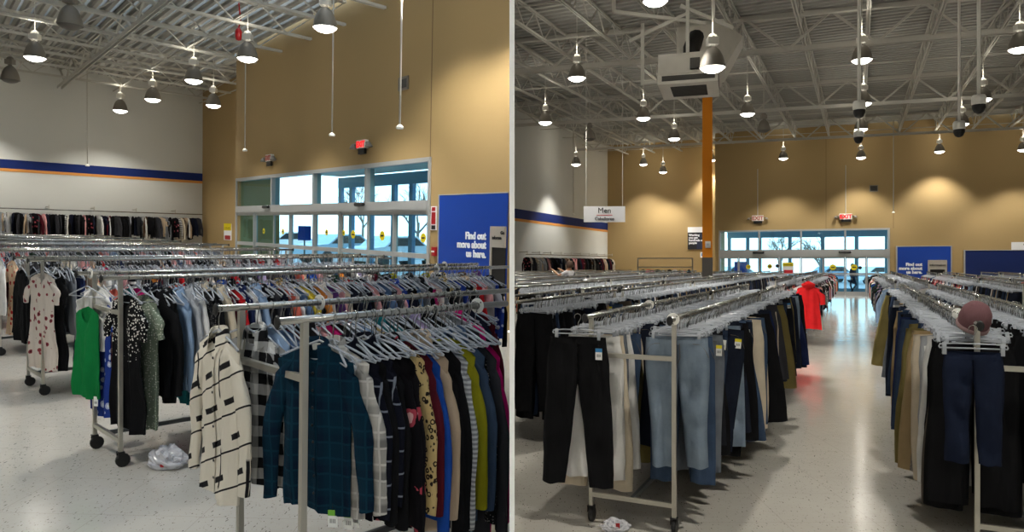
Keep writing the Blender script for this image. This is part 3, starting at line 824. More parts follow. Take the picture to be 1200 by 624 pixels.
# ------------------------------------------------------------------ storefronts
def storefront(name, W, edges, transoms, zt, zb, ztop, leaves, midz, decals, D0=.04, D1=.2):
    S = lambda px: W.uv(px, 280)[0]
    s0, s1 = S(edges[0]), S(edges[-1]); fw = .05*(1.0 if W.room is A else 1.35)
    r = empty(name, W.M, kind='structure')
    mb = MB()
    mb.box((s0-.03,-.03,0),(s0+fw,D1,ztop)); mb.box((s1-fw,-.03,0),(s1+.03,D1,ztop)); mb.box((s0-.03,-.03,ztop-.06),(s1+.03,D1,ztop+.03))
    for px in transoms: mb.box((S(px)-fw*.7,-.02,zb),(S(px)+fw*.7,D1,ztop))
    obj('frame', mb, MAT['alu'], r)
    mb = MB(); mb.box((s0+fw,-.05,zb),(s1-fw,D1,zt)); mb.box((s0+fw,-.055,zb+.02),(s1-fw,-.05,zb+.035)); obj('header', mb, MAT['alu'], r)
    tr = [edges[0]] + list(transoms) + [edges[-1]]
    for a, b in zip(tr, tr[1:]):
        mb = MB(); mb.box((S(a)+fw*.7,.09,zt),(S(b)-fw*.7,.10,ztop-.06)); obj('transom_pane', mb, MAT['glass'], r)
    for a, b in zip(edges, edges[1:]):
        sa, sb = S(a), S(b); lf = MB(); st = fw*.8; y0, y1 = (.06, .11) if (a, b) in leaves else (.0, .12)
        lf.box((sa+.005,y0,0),(sa+st,y1,zb)); lf.box((sb-st,y0,0),(sb-.005,y1,zb)); lf.box((sa+st,y0,0),(sb-st,y1,.22)); lf.box((sa+st,y0,zb-.08),(sb-st,y1,zb)); lf.box((sa+st,y0,midz-.05),(sb-st,y1,midz+.05))
        leaf = obj('door_leaf', lf, MAT['alu'], r)
        for z0, z1 in ((.22, midz-.05), (midz+.05, zb-.08)):
            mb = MB(); mb.box((sa+st,.08,z0),(sb-st,.09,z1)); obj('glass', mb, MAT['glass'], leaf)
        if (a, b) in leaves:
            mb = MB(); mb.bar((sa+st,.03,midz-.1),(sb-st,.03,midz-.1),.04); obj('push_bar', mb, MAT['dark_alu'], leaf)
    for px, pz, rr, m in decals:
        s, z = W.uv(px, pz)
        mb = MB(); mb.lathe([(.001,0),(rr,0),(rr,.006),(.001,.006)], 14, M=T(s,.066,z) @ RX(math.pi/2)); d = obj('decal', mb, MAT[m], r)
        mb = MB(); mb.box((-rr*.55,-.009,-rr*.15),(rr*.55,-.0065,rr*.15), M=T(s,.066,z)); obj('decal_print', mb, MAT['ink'], r)
    return S
tA, bA_ = W_A.uv(366.6, 239.2)[1], W_A.uv(400, 248)[1]
storefront('door_1', W_A, [277,297,318,338,366.6,397,428,459.5,503], [318,366.6,428], tA, bA_, aTop, {(297,318),(318,338),(397,428),(428,459.5)}, 1.2,
   ((306.5,271,.085,'yellow'),(329,271.5,.085,'yellow'),(380,272.5,.08,'yellow'),(400,273,.07,'yellow'),(411,275,.10,'yellow'),(445,276.5,.11,'yellow'),(493,279,.10,'yellow')))
tB, bB_ = W_B.uv(900, 293)[1], W_B.uv(900, 301.5)[1]
storefront('door_2', W_B, [843,865.5,889.4,913,938.7,965,990.5,1015.5,1042], [889.4,938.7,990.5], tB, bB_, bTop, {(865.5,889.4),(889.4,913),(965,990.5),(990.5,1015.5)}, 1.15,
   ((877,313,.13,'yellow'),(902,312.5,.13,'yellow'),(911,312,.10,'ink'),(976,313.5,.16,'yellow'),(1001,313.5,.16,'yellow'),(1008,314,.09,'ink')))
for W, z0, z1, pxs in ((W_A, tA, bA_, (315, 425)), (W_B, tB, bB_, (889, 990))):
    for px in pxs:
        s = W.uv(px, 280)[0]
        o = empty('motion_sensor', W.M @ T(s, -.05, (z0+z1)/2+.05), label='black motion sensor bar over the %s pair of glass doors' % (('left' if px in (315, 889) else 'right') + (' tan wall' if W is W_A else ' far aisle')), cat='sensor')
        k = 1. if W is W_A else 1.5
        mb = MB(); mb.lathe([(.03*k,-.2*k),(.045*k,-.18*k),(.045*k,.18*k),(.03*k,.2*k)], 10, M=T(0,-.05,0) @ RY(math.pi/2), cap0=True, cap1=True); obj('housing', mb, MAT['blackplastic'], o)
        mb = MB(); mb.box((-.05,-.05,-.02),(.05,0,.02)); obj('bracket', mb, MAT['blackplastic'], o)
# yellow notice taped inside the far entrance
s, z = W_B.uv(923.5, 314); r = empty('door_notice', W_B.M @ T(s, 0, z), label='yellow, white and red notice on the far glass entrance', cat='sign')
mb = MB(); mb.box((-.28,-.03,-.33),(.28,-.01,.28)); obj('plate', mb, MAT['sign_white'], r)
mb = MB(); mb.box((-.28,-.034,.08),(.28,-.0305,.28)); obj('yellow_band', mb, MAT['yellow'], r)
mb = MB(); mb.box((-.2,-.034,-.30),(.24,-.0305,-.12)); obj('red_band', mb, MAT['card_red'], r)
mb = MB(); mb.box((-.2,-.037,.14),(.2,-.0345,.17)); obj('printed_line', mb, MAT['ink'], r)

# ------------------------------------------------------------------ outside: vestibules, lot, trees, cars
def ground(name, room, pts, z, mat):
    return slab(name, room, [Vector(p) for p in pts], lambda x, y: z, -.1, mat)
oA = perp(W_A.u); oB = perp(W_B.u)
lim = lambda y, z=1.75: A.xdiv(y, z, -.03)
ground('pavement_left', A, [A_main_l+oA*.26, (lim(13.2), 13.3), (lim(80), 80), (-60, 80), (-40, 45)], -.02, MAT['asphalt'])
ground('pavement_right', B, [B_main_l+oB*.26, B_main_r+oB*.26, (60, 95), (8, 95)], -.02, MAT['asphalt'])
def vestibule(W, s0, s1, depth, zout, mull, zmid, nm, ends=(0, 0)):
    r = empty(f'window_{nm}', W.M, kind='structure')
    mb = MB(); c = .10
    for s in mull: mb.box((s-c,depth-.12,0),(s+c,depth,zout))
    mb.box((s0,depth-.12,zout),(s1,depth,zout+.35)); mb.box((s0,depth-.12,zmid),(s1,depth,zmid+.18)); mb.box((s0,depth-.12,0),(s1,depth,.25))
    obj('frame', mb, MAT['blue_alu'], r)
    for a, b in zip(mull, mull[1:]):
        mb = MB(); mb.box((a+c,depth-.07,.25),(b-c,depth-.06,zout)); obj('pane', mb, MAT['glass_clear'], r)
# left vestibule: ceiling and outer glazing
dA = 3.6; sA1 = (W_A.len) - dA*1.3
def sclip(W, y):   # largest s that stays left of the divider
    s = W.len
    while s > 0:
        q = W.P0 + W.u*s + oA*y
        if q.x < A.xdiv(q.y, 3.2, -.06) - .05: return s
        s -= .05
    return 0
sE = sclip(W_A, dA)
mull = [a0+.12, a0+.9, a0+2.2, a0+3.6, a0+4.6, a0+6.2, sE-.12]
vestibule(W_A, a0+.0, sE, dA, 3.10, [m for m in mull if m < sE], 2.15, 3)
poly = [W_A.P0+W_A.u*(a0+.0)+oA*.27, W_A.P0+W_A.u*(sclip(W_A,.3)-.05)+oA*.27, W_A.P0+W_A.u*sE+oA*dA, W_A.P0+W_A.u*(a0+.0)+oA*dA]
slab('ceiling_vestibule_left', A, poly, lambda x, y: 3.5, .15, MAT['white_wall'])
slab('floor_vestibule_left', A, poly, lambda x, y: -.005, -.012, MAT['concrete'])
dB = 4.5
mull = [b0+.12, b0+1.2, b0+1.9, b0+3.6, b0+5.4, b0+7.2, b0+8.9, b1+.3, b1+2.4]
vestibule(W_B, b0+.0, b1+2.5, dB, 3.25, mull, 2.2, 4)
poly = [W_B.P0+W_B.u*(b0+.0)+oB*.27, W_B.P0+W_B.u*(b1+.3)+oB*.27, W_B.P0+W_B.u*(b1+2.5)+oB*dB, W_B.P0+W_B.u*(b0+.0)+oB*dB]
slab('ceiling_vestibule_right', B, poly, lambda x, y: 3.6, .15, MAT['white_wall'])
slab('floor_vestibule_right', B, poly, lambda x, y: -.005, -.012, MAT['concrete'])

def car(room, px, Y, col, label, yaw=0.2):
    p = room.at(px, 300, Y)
    r = empty('car', room.M @ T(p.x, p.y, -.02) @ RZ(yaw), label=label, cat='car')
    m = simple('car_paint_'+label[:5].strip(), col, .3, .1)
    prof = [(-2.2,.35),(-2.25,.7),(-2.0,.92),(-1.3,.98),(-.7,1.42),(.6,1.45),(1.25,1.0),(2.1,.85),(2.25,.6),(2.2,.35)]
    mb = MB(); mb.loft([[(x, yy, z if z < 1 else z) for x, z in prof] for yy in (-.85,.85)]); obj('body', mb, m, r)
    mb = MB()
    for yy in (-.86,.855): mb.loft([[(x, y2, z) for x, z in ((-1.15,1.0),(-.65,1.36),(.55,1.38),(1.08,1.02))] for y2 in (yy, yy+.006)])
    obj('side_window', mb, MAT['blackplastic'], r)
    for x in (-1.4, 1.4):
        for yy in (-.88, .68):
            mb = MB(); mb.lathe([(.001,0),(.33,0),(.33,.2),(.001,.2)], 16, M=T(x,yy+.2,.33) @ RX(math.pi/2)); obj('wheel', mb, MAT['caster'], r)
car(A, 462, 33, srgb(200,205,210), 'silver car parked outside behind the right glass doors', .9)
car(A, 398, 36, srgb(150,175,190), 'light blue car parked outside behind the middle glass doors', .9)
car(A, 336, 44, srgb(225,225,228), 'white car parked outside seen past the left glass doors', .9)
car(B, 862, 62, srgb(190,200,205), 'silver car in the lot behind the left far doors', .2)
car(B, 974, 64, srgb(140,160,180), 'blue grey car in the lot behind the right far doors', .2)
car(B, 1026, 60, srgb(225,225,225), 'white car in the lot at the right of the far doors', .2)
# blue sandwich sign seen through the far left doors, and one inside the left doors
for room, px, py0, py1, Y, lab in ((B, 868, 307, 320, 44., 'blue sign standing outside the left leaf of the far entrance'), (A, 357, 265, 282, 21.5, 'small dark blue sign standing in the vestibule behind the doors')):
    p = room.at(px, py0, Y); q = room.at(px, py1, Y)
    r = empty('stand_sign', room.M @ T(p.x, p.y, 0), label=lab, cat='sign')
    w = .38 if room is B else .19
    mb = MB(); mb.box((-w,-.02,q.z),(w,.02,p.z)); obj('board', mb, MAT['sign_blue'], r)
    mb = MB(); mb.box((-.02,-.015,0),(.02,.015,q.z)); mb.box((-.2,-.15,-.0),(.2,.15,.02)); obj('stand', mb, MAT['dark_alu'], r)
def tree(room, px, Y, h, seed, label):
    rnd = random.Random(seed); p = room.at(px, 300, Y); mb = MB()
    def br(a, d, L, r, lvl):
        b = a + d*L
        mid = a + d*L*.5 + Vector((rnd.uniform(-1,1), rnd.uniform(-1,1), 0))*L*.06
        mb.tube([a, mid, b], [r, r*.85, r*.65], 5)
        if lvl == 0: return
        for _ in range(4 if lvl > 1 else 3):
            nd = (d + Vector((rnd.uniform(-1,1), rnd.uniform(-1,1), rnd.uniform(-.25,.6)))*.95).normalized()
            br(a + d*L*rnd.uniform(.55,1.), nd, L*rnd.uniform(.55,.75), r*.55, lvl-1)
    br(Vector((0,0,0)), Vector((0,0,1)), h*.34, h*.018, 4)
    tag(obj('bare_tree', mb, MAT['bark'], None, room.M @ T(p.x, p.y, -.05)), label, 'tree', 'bare trees beyond the glass')
tree(B, 962, 58, 6.5, 3, 'bare spreading tree behind the right far transom panes')
tree(B, 915, 66, 7.0, 5, 'bare tree behind the second far transom pane')
tree(A, 490, 44, 6.5, 8, 'bare tree outside the rightmost pane by the blue panel')
tree(A, 425, 52, 6.5, 11, 'bare tree outside behind the sliding doors')
tree(A, 300, 58, 6.0, 13, 'bare tree outside the leftmost doors')

# ------------------------------------------------------------------ clothing racks
def rack_caster():
    pass
def rack(room, O, u, gap, L, h, label, group, st=(0., 0.), en=None, near=True, far=True):
    """double-rail rack: origin at the foot of the first rail's near post, x along the rails"""
    en = en or (L, L); M = room.frame(O, u)
    r = empty('clothing_rack', M, label=label, cat='clothing rack', group=group)
    for k in (0, 1):
        y = gap*k; a, b = st[k], en[k]
        ea, eb = (.12 if near else 0.), (.12 if far else 0.)
        mb = MB(); mb.tube([(a-ea,y,h),(b+eb,y,h)], .0165, 10); rl = obj('rail', mb, MAT['chrome'], r, smooth=True)
        for on, x, sg in ((near, a-ea, -1), (far, b+eb, 1)):
            if not on: continue
            mb = MB(); mb.lathe([(.001,0),(.022,.0),(.026,.006),(.02,.014),(.001,.016)], 14, M=T(x,y,h-.004) @ Matrix.Diagonal((.8,.8,1.2,1)) @ RY(sg*math.pi/2)); obj('finial', mb, MAT['blackplastic'], rl)
        xs = [x for on, x in ((near, a), (far, b)) if on]
        for x in xs:
            mb = MB(); mb.box((x-.0135,y-.0135,.11),(x+.0135,y+.0135,h-.012)); obj('post', mb, MAT['steel'], r)
            mb = MB(); mb.box((x-.02,y-.004-.018,.07),(x+.02,y-.018,.115)); mb.box((x-.02,y+.018,.07),(x+.02,y+.022,.115)); mb.box((x-.022,y-.022,.105),(x+.022,y+.022,.115)); c = obj('caster', mb, MAT['caster'], r)
            mb = MB(); mb.lathe([(.001,-.014),(.045,-.014),(.05,-.008),(.05,.008),(.045,.014),(.001,.014)], 14, M=T(x+.015,y,.05) @ RX(math.pi/2)); obj('wheel', mb, MAT['caster'], c)
    for on, x in ((near, st[0]), (far, en[0])):
        if not on: continue
        for z, hh in ((h*.815, .03), (.19, .03)):
            mb = MB(); mb.box((x-.012,.0,z-hh/2),(x+.012,gap,z+hh/2)); obj('crossbar', mb, MAT['steel'], r)
    mb = MB(); mb.box((max(st)+.0,gap/2-.012,.175),(min(en),gap/2+.012,.205)); obj('base_bar', mb, MAT['dark_alu'], r)
    return r

HA, HB = 1.36, 1.388
vA = perp(uA); vB = perp(uB)                 # toward the second rail
OA = A.pt(358, 3.04)
stepA = Vector((-1.90, 2.08)); GA = .58
rowsA = []                                   # (origin, [ (start, end) per rail ])
def xlim_s(room, O, u, marg):
    """distance along u until the divider"""
    s = 0.
    while s < 60:
        p = O + u*s
        lim_ = (A.xdiv(p.y, 1.3, 0) - marg) if room is A else None
        if p.x > lim_: return s
        s += .01
    return s
nameA = ['the rack with the teal plaid shirt', 'the rack with the green dress', 'the third rack from the front', 'the fourth rack from the front', 'the fifth rack from the front', 'the sixth rack from the front', 'the seventh rack from the front', 'the rearmost rack']
for k in range(8):
    O = OA + stepA*k; ends = []
    for j in (0, 1):
        lim_ = xlim_s(A, O + vA*GA*j, uA, .035); ends.append(min(4.0, lim_))
    fr = min(xlim_s(A, O + vA*GA*j, uA, .035) for j in (0, 1)) > 4.2
    rack(A, O, uA, GA, 4.0, HA, f'double rail chrome rack on casters, ' + ['nearest, holding the teal plaid shirt', 'second, holding the green dress', 'third from the front, past the green dress', 'fourth from the front of the tan wall room', 'fifth from the front of the tan wall room', 'sixth from the front of the tan wall room', 'seventh from the front of the tan wall room', 'rearmost before the white wall'][k], 'double rail racks in the tan wall room', (0., 0.), tuple(ends), True, fr)
    rowsA.append((O, ends))
# right room: origin line of the first aisle rack
OB = Vector((1.04, 4.65)); GB = .56
def PB_(lat, s): return OB + nB*lat + uB*s
rowsB = []     # (lat of the right rail, [start right, start left], end, name)
def addB(lat, s0, s1, label, near=True, far=True, sl=None):
    a = [s0, sl if sl is not None else s0]
    for j in (0, 1):
        p = PB_(lat - GB*j, a[j])
        while p.x < .03: a[j] += .02; p = PB_(lat - GB*j, a[j])
    near = near and abs(a[0]-a[1]) < .01
    O = PB_(lat, 0)
    rack(B, O, uB, GB, s1, HB, label, 'double rail racks in the aisle room', tuple(a), (s1, s1), near, far)
    rowsB.append((lat, a, s1))
addB(0, 0, 4.2, 'chrome double rail rack nearest on the left of the aisle, holding the black trousers')
addB(0, 4.5, 7.7, 'second chrome double rail rack along the left of the aisle')
for i, (s0, s1) in enumerate(((12.0,16.2),(16.5,20.7),(21.0,25.2),(25.5,29.6))):
    addB(0, s0, s1, 'chrome rack on the left of the aisle, ' + ['holding the red dress', 'behind the red dress rack', 'third beyond the red dress', 'nearest the entrance'][i])
addB(2.26, .42, 4.7, 'chrome double rail rack nearest on the right of the aisle, holding the navy trousers')
addB(2.26, 5.0, 9.2, 'second chrome double rail rack along the right of the aisle')
for i, (s0, s1) in enumerate(((11.0,15.2),(15.5,19.7),(20.0,24.2),(24.5,28.6))):
    addB(2.26, s0, s1, 'chrome rack on the right of the aisle, ' + ['beyond the trousers racks', 'fourth from the front', 'fifth from the front', 'nearest the entrance'][i])
for j, lat in enumerate((4.05, 5.85, 7.65, 9.45)):
    for i, (s0, s1) in enumerate(((9.6,13.8),(14.4,18.6),(19.2,23.4),(24.,28.))):
        addB(lat, s0, s1, 'chrome rack in the %s row right of the aisle, %s in line' % (['second','third','fourth','fifth'][j], ['first','second','third','fourth'][i]))
for j in range(6):
    lat = -1.75*(j+1); s = [1.3, 4.97, 8.65, 12.3, 16., 19.7][j]; i = 0
    while s < 27:
        e = min(s+4.3, 29) if i else s + [3.0, 4.3, 4.3, 4.3, 4.3, 4.3][j]
        addB(lat, s, e, 'chrome rack in the %s row left of the aisle, %s from the divider' % (['second','third','fourth','fifth','sixth','seventh'][j], ['first','second','third','fourth','fifth','sixth','seventh'][i]), near=i > 0)
        s = e + .35; i += 1
# ------------------------------------------------------------------ hangers
def hook(mb, m, ztop_r=.0185, zb=-.10, n=5, fine=True):
    R = ztop_r + .004; pts = []
    for k in range(9 if fine else 5):
        a = math.radians(-20 + 215*k/(8 if fine else 4)); pts.append((-R*math.cos(a)*1., 0, R*math.sin(a)))
    pts = [(-R*math.cos(math.radians(a)), 0, R*math.sin(math.radians(a))) for a in ((-25, 10, 45, 90, 135, 170, 200) if fine else (-20, 50, 130, 190))]
    pts += [(.004, 0, -R-.016), (0, 0, zb)]
    mb.tube(pts, .0022 if fine else .0028, n, m)
def top_hanger_arms(mb, m, n=6):
    pts = [(-.205,0,-.172),(-.12,0,-.138),(-.035,0,-.108),(0,0,-.095),(.035,0,-.108),(.12,0,-.138),(.205,0,-.172)]
    mb.tube(pts, .0055, n, m)
    mb.tube([(-.203,0,-.176),(0,0,-.178),(.203,0,-.176)], .0035, n, m)
def clip_arms(mb, m, n=6):
    mb.tube([(-.168,0,-.112),(-.172,0,-.105),(-.168,0,-.092),(-.10,0,-.085),(0,0,-.085),(.10,0,-.085),(.168,0,-.092),(.172,0,-.105),(.168,0,-.112)], .0045, n, m)
    mb.tube([(-.17,0,-.112),(.17,0,-.112)], .0045, n, m)
def clip(mb, x, m):
    mb.box((x-.010,-.011,-.150),(x+.010,.011,-.103), m)
    mb.add([(x-.010,-.011,-.103),(x+.010,-.011,-.103),(x+.010,-.002,-.080),(x-.010,-.002,-.080),(x-.010,.011,-.103),(x+.010,.011,-.103),(x+.010,.002,-.080),(x-.010,.002,-.080)], [(0,1,2,3),(7,6,5,4)], m)

# ------------------------------------------------------------------ garments (local: hung at origin, x across, front -y, z down)
def sm(a, b, x):
    t = max(0, min(1, (x-a)/(b-a))); return t*t*(3-2*t)
from mathutils import noise as NZ
class TopShape:
    def __init__(s, seed, hw=.205, L=.66, d=.020, neck=.075, drop=.06, sleeve=.56, slw=.062, flare=1.0, fold=.012, slope=.075, straps=False):
        r = random.Random(seed); s.__dict__.update(locals()); s.ph = [r.uniform(0, 6.28) for _ in range(8)]
        s.k1 = r.uniform(30, 42); s.k2 = r.uniform(58, 80)
    def w(s, t):
        return s.hw*(1 - .10*sm(0, .2, t)) * (1 + (s.flare-1)*max(0, (t-.2)/.8))
    def dd(s, t): return s.d*(.35 + .65*sm(0, .12, t))
    def fy(s, x, t):
        wr = .022*(.15+t)*NZ.noise(Vector((x*9+s.seed*3.7, t*3.2, s.seed))) + .009*NZ.noise(Vector((x*22, t*9, s.seed*1.3)))*min(1, t*4)
        return wr + s.fold*(.08+.92*t**.8)*(math.sin(x*s.k1+s.ph[0]+t*1.2) + .55*math.sin(x*s.k2+s.ph[1]-t*2)) + .010*t*math.sin(s.ph[2]+t*3)
    def zt(s, x, front):
        ax = abs(x)/s.hw; z = -.112 - s.slope*ax**1.25
        if abs(x) < s.neck: z -= (s.drop if front else .012)*(1-(abs(x)/s.neck)**2)
        return z
    def zh(s, x): return -(.112+s.L) + .012*math.sin(x*14+s.ph[3]) 
    def pt(s, x, t, front, off=0.):
        xx = x*s.w(t)/s.hw
        z = s.zt(x, front)*(1-t) + s.zh(x)*t
        e = math.sqrt(max(0, 1-min(1, abs(x)/s.hw)**2.4))
        return (xx, (-1 if front else 1)*(s.dd(t)*e + off) + s.fy(x, t), z)
    def body(s, mb, nx=14, nt=12, m=0):
        rings = []
        xs = [s.hw*math.sin(math.pi/2*(-1+2*k/nx)) for k in range(nx+1)]
        for i in range(nt+1):
            t = (i/nt)**1.15
            rings.append([s.pt(x, t, True) for x in xs] + [s.pt(x, t, False) for x in reversed(xs[1:-1])])
        mb.loft(rings, False, False, m)
    def arm(s, mb, sg, n=8, nk=8, m=0):
        if s.sleeve <= 0: return
        P0 = Vector((sg*(s.hw-.045), 0, -.112-s.slope*.72-.045))
        tot = s.sleeve; rings = []
        for k in range(nk+1):
            q = k/nk
            drop_ = -tot*q
            out = .085*sm(0, .5, q) + .012*sm(.5, 1, q)
            c = P0 + Vector((sg*out, -.012*q*math.sin(s.ph[4]+q*2)-.006*q, drop_))
            tx = .75*(1-sm(0, .3, q)); nrm = Vector((1-.35*tx, 0, sg*tx*.9)).normalized() if False else None
            rw = s.slw*(1-.42*q) ; rd = .024*(1-.3*q) + .004*math.sin(q*9+s.ph[5])
            ring = []
            for j in range(n):
                a = 2*math.pi*j/n
                ex = math.cos(a)*rw; ring.append((c.x+ex, c.y+math.sin(a)*rd + .004*math.sin(q*14+a*2+s.ph[6]), c.z - sg*ex*tx*1.0*(1-q) + .006*math.sin(q*17+a+s.ph[7])*q))
            rings.append(ring)
        mb.loft(rings, True, False, m)
    def build(s, lo=False):
        mb = MB()
        if lo: s.body(mb, 6, 4); [s.arm(mb, g, 5, 3) for g in (-1, 1)]
        else: s.body(mb, 18, 14); [s.arm(mb, g, 10, 10) for g in (-1, 1)]
        return mb
    def collar(s):
        mb = MB(); rx = s.neck*.92; n = 16; rings = []
        prof = ((1.0, -.004, 0.), (.94, .034, 0.), (1.12, .030, .006), (1.42, -.026, .012))
        for k, dz, dy in prof:
            ring = []
            for j in range(n+1):
                a = math.radians(-62 + 304*j/n); x = rx*k*math.cos(a); y = -.0 + .030*k*(math.sin(a))
                fr = max(0, -math.sin(a)); zz = -.112 - s.slope*(abs(x)/s.hw)**1.25*.6 + dz - fr*.034 - (fr*.03 if k > 1.2 else 0)
                ring.append((x, -y*-1*(1) if False else y, zz))
            rings.append(ring)
        mb.loft(rings, False, False, 0, closed=False); return mb
    def placket(s, w=.014):
        mb = MB(); rings = []
        for i in range(15):
            t = .03 + .96*i/14
            rings.append([s.pt(-w, t, True, .0035), s.pt(w, t, True, .0035)])
        mb.loft(rings, False, False, closed=False); return mb
    def button(s, t):
        mb = MB(); p = s.pt(0, t, True, .006)
        mb.lathe([(.001,.003),(.006,.003),(.0065,0),(.001,-.001)], 10, M=T(*p) @ RX(math.pi/2)); return mb
    def pocket(s, x0, t0, w, h):
        mb = MB(); n = 5; rings = []
        for i in range(n+1):
            t = t0 + h*i/n; rings.append([s.pt(x0+w*j/4, t, True, .004) for j in range(5)])
        mb.loft(rings, False, False, closed=False); return mb

class PantShape:
    def __init__(s, seed, w=.195, L=1.0, hip=.225, hem=.085, crotch=.30, spread=.03, d=.022, fold=.010, zw=-.132, skew=0.):
        r = random.Random(seed); s.__dict__.update(locals()); s.ph = [r.uniform(0, 6.28) for _ in range(8)]; s.k1 = r.uniform(34, 46)
    def ends(s, sg, t):
        xo = s.w + (s.hip-s.w)*sm(0, .2, t)
        if t <= s.crotch: xi = 0.0
        else: xi = .004 + s.spread*((t-s.crotch)/(1-s.crotch))
        if t > s.crotch*.6:
            q = (t-s.crotch*.6)/(1-s.crotch*.6); hem_o = s.spread + .004 + 2*s.hem
            xo = xo*(1-sm(0, .75, q)) + (hem_o + .0)*sm(0, .75, q)
        return xi, xo
    def pt(s, sg, u, t, front, off=0.):
        xi, xo = s.ends(sg, t); x = xi + (xo-xi)*u
        e = math.sqrt(max(0, 1-abs(2*u-1)**2.6)); th = s.d*(.45+.55*sm(0, .15, t))*(1+.25*sm(.3,.6,t))
        y = (-1 if front else 1)*(th*e+off) + .030*(.2+t)*NZ.noise(Vector((sg*x*8+s.seed*2.1, t*4.5, s.seed))) + .012*NZ.noise(Vector((sg*x*20, t*13, s.seed*1.7))) + s.fold*(.1+t)*(math.sin(sg*x*s.k1+s.ph[0]+t*2) ) + .012*t*math.sin(s.ph[1]+sg*1.3+t*2.5)
        z = s.zw - s.L*t - (.016*math.sin(math.pi*min(1, u*.5+.5))*(1-sm(0, .1, t)) if front else 0) + (.004*math.sin(u*9+s.ph[2]) if t > .95 else 0)
        return (sg*x + s.skew*t, y, z)
    def build(s, lo=False, m=0):
        mb = MB(); nu, nt = (4, 5) if lo else (9, 22)
        for sg in (-1, 1):
            rings = []
            for i in range(nt+1):
                t = i/nt; us = [j/nu for j in range(nu+1)]
                ring = [s.pt(sg, u, t, True) for u in us] + [s.pt(sg, u, t, False) for u in reversed(us[1:-1])]
                rings.append(ring if sg > 0 else ring[::-1])
            mb.loft(rings, False, False, m)
        return mb
    def band(s, h=.038):
        mb = MB(); rings = []
        for k in range(4):
            t = h/s.L*k/3; ring = []
            for sg, order in ((-1, 1), (1, 0)):
                us = [j/6 for j in range(7)]; us = us[::-1] if order else us
                ring += [s.pt(sg, u, t, True, .0035) for u in us]
            for sg, order in ((1, 1), (-1, 0)):
                us = [j/6 for j in range(1, 6)]; us = us[::-1] if order else us
                ring += [s.pt(sg, u, t, False, .0035) for u in us]
            rings.append(ring)
        mb.loft(rings, False, False); return mb
    def pocket(s, sg):
        mb = MB(); rings = []
        for i in range(5):
            t = .085 + .13*i/4; f = 1-.12*i/4
            rings.append([s.pt(sg, .5+(.30*f)*(j/2-1), t, False, .004) for j in range(5)])
        mb.loft(rings, False, False, closed=False); return mb
    def flyseam(s):
        mb = MB(); rings = []
        for i in range(8):
            t = .03 + (s.crotch*.62)*i/7; u = .10 - .08*max(0, (i-5)/2)
            rings.append([s.pt(1, u, t, True, .004), s.pt(1, u+.022, t, True, .004)])
        mb.loft(rings, False, False, closed=False); return mb
    def front_pocket(s, sg):
        mb = MB(); rings = []
        for i in range(6):
            a = i/5; u = .52+.46*a**.6; t = .035+.11*a**2.2
            rings.append([s.pt(sg, u, t, True, .004), s.pt(sg, min(1, u+.022), t+.005, True, .004)])
        mb.loft(rings, False, False, closed=False); return mb

def tag_card(w=.044, h=.075, m=1):
    mb = MB(); mb.tube([(0,0,.03),(0,-.004,0)], .0008, 3, 2); mb.box((-w/2,-.0012,-h),(w/2,.0012,0), 0); mb.box((-w/2,-.0018,-h*.32),(w/2,.0018,0), m)
    for k in range(6): mb.box((-w*.32+k*w*.11,-.0016,-h*.75),(-w*.32+k*w*.11+w*(.03+.03*(k%2)),.0,-h*.5), 2)
    return mb
TAGS = {}
for c in ('green','blue','red','yellow','plain'):
    me = tag_card().mesh('price_tag'); setmats(me, [MAT['card'], MAT['card'] if c == 'plain' else MAT['card_'+c], MAT['ink']]); TAGS[c] = me

_n = MB(); _n.box((-.022,-.001,-.022),(.022,.001,.010)); NECK = _n.mesh('neck_label'); setmats(NECK, MAT['card'])
# mesh library ------------------------------------------------------
TOPS = {}
def reg(kind, seed, **k):
    sh = TopShape(seed, **k); TOPS.setdefault(kind, []).append(sh)
    sh.hi = sh.build().mesh(kind, True); sh.lo = None; sh.kind = kind
for sd in (1, 2, 3):
    reg('long_sleeved_top', sd, L=.64, sleeve=.58, fold=.011, drop=.05)
    reg('shirt', 10+sd, L=.72, sleeve=.60, fold=.012, neck=.065, drop=.07)
    reg('short_sleeved_top', 20+sd, L=.62, sleeve=.20, slw=.075, fold=.012, drop=.06)
    reg('sleeveless_top', 30+sd, hw=.165, L=.62, sleeve=0, flare=1.15, fold=.016, drop=.10, neck=.09)
    reg('jacket', 40+sd, hw=.215, L=.76, sleeve=.60, slw=.072, d=.027, fold=.011, neck=.07)
    reg('dress', 50+sd, hw=.19, L=.98, sleeve=.22, flare=1.25, fold=.018, drop=.09)
    reg('sweater', 60+sd, hw=.205, L=.60, sleeve=.58, slw=.07, d=.025, fold=.010, drop=.045)
PANTS = {}
def regp(kind, seed, **k):
    sh = PantShape(seed, **k); PANTS.setdefault(kind, []).append(sh); sh.kind = kind
    sh.hi = sh.build().mesh(kind, True); sh.bandm = sh.band().mesh('waistband', True); sh.fly = sh.flyseam().mesh('fly_seam', True); sh.pk = [sh.pocket(g).mesh('back_pocket', True) for g in (-1, 1)]; sh.fp = [sh.front_pocket(g).mesh('front_pocket', True) for g in (-1, 1)]
for sd in (1, 2, 3):
    regp('jeans', sd, L=.94+.03*sd, hip=.212, hem=.072+.006*sd, spread=.02+.012*sd, fold=.013)
    regp('trousers', 10+sd, L=.94+.04*sd, hem=.095+.006*sd, spread=.02+.01*sd, fold=.008)
    regp('wide_leg_trousers', 20+sd, L=.98, hem=.115, spread=.01, fold=.014)

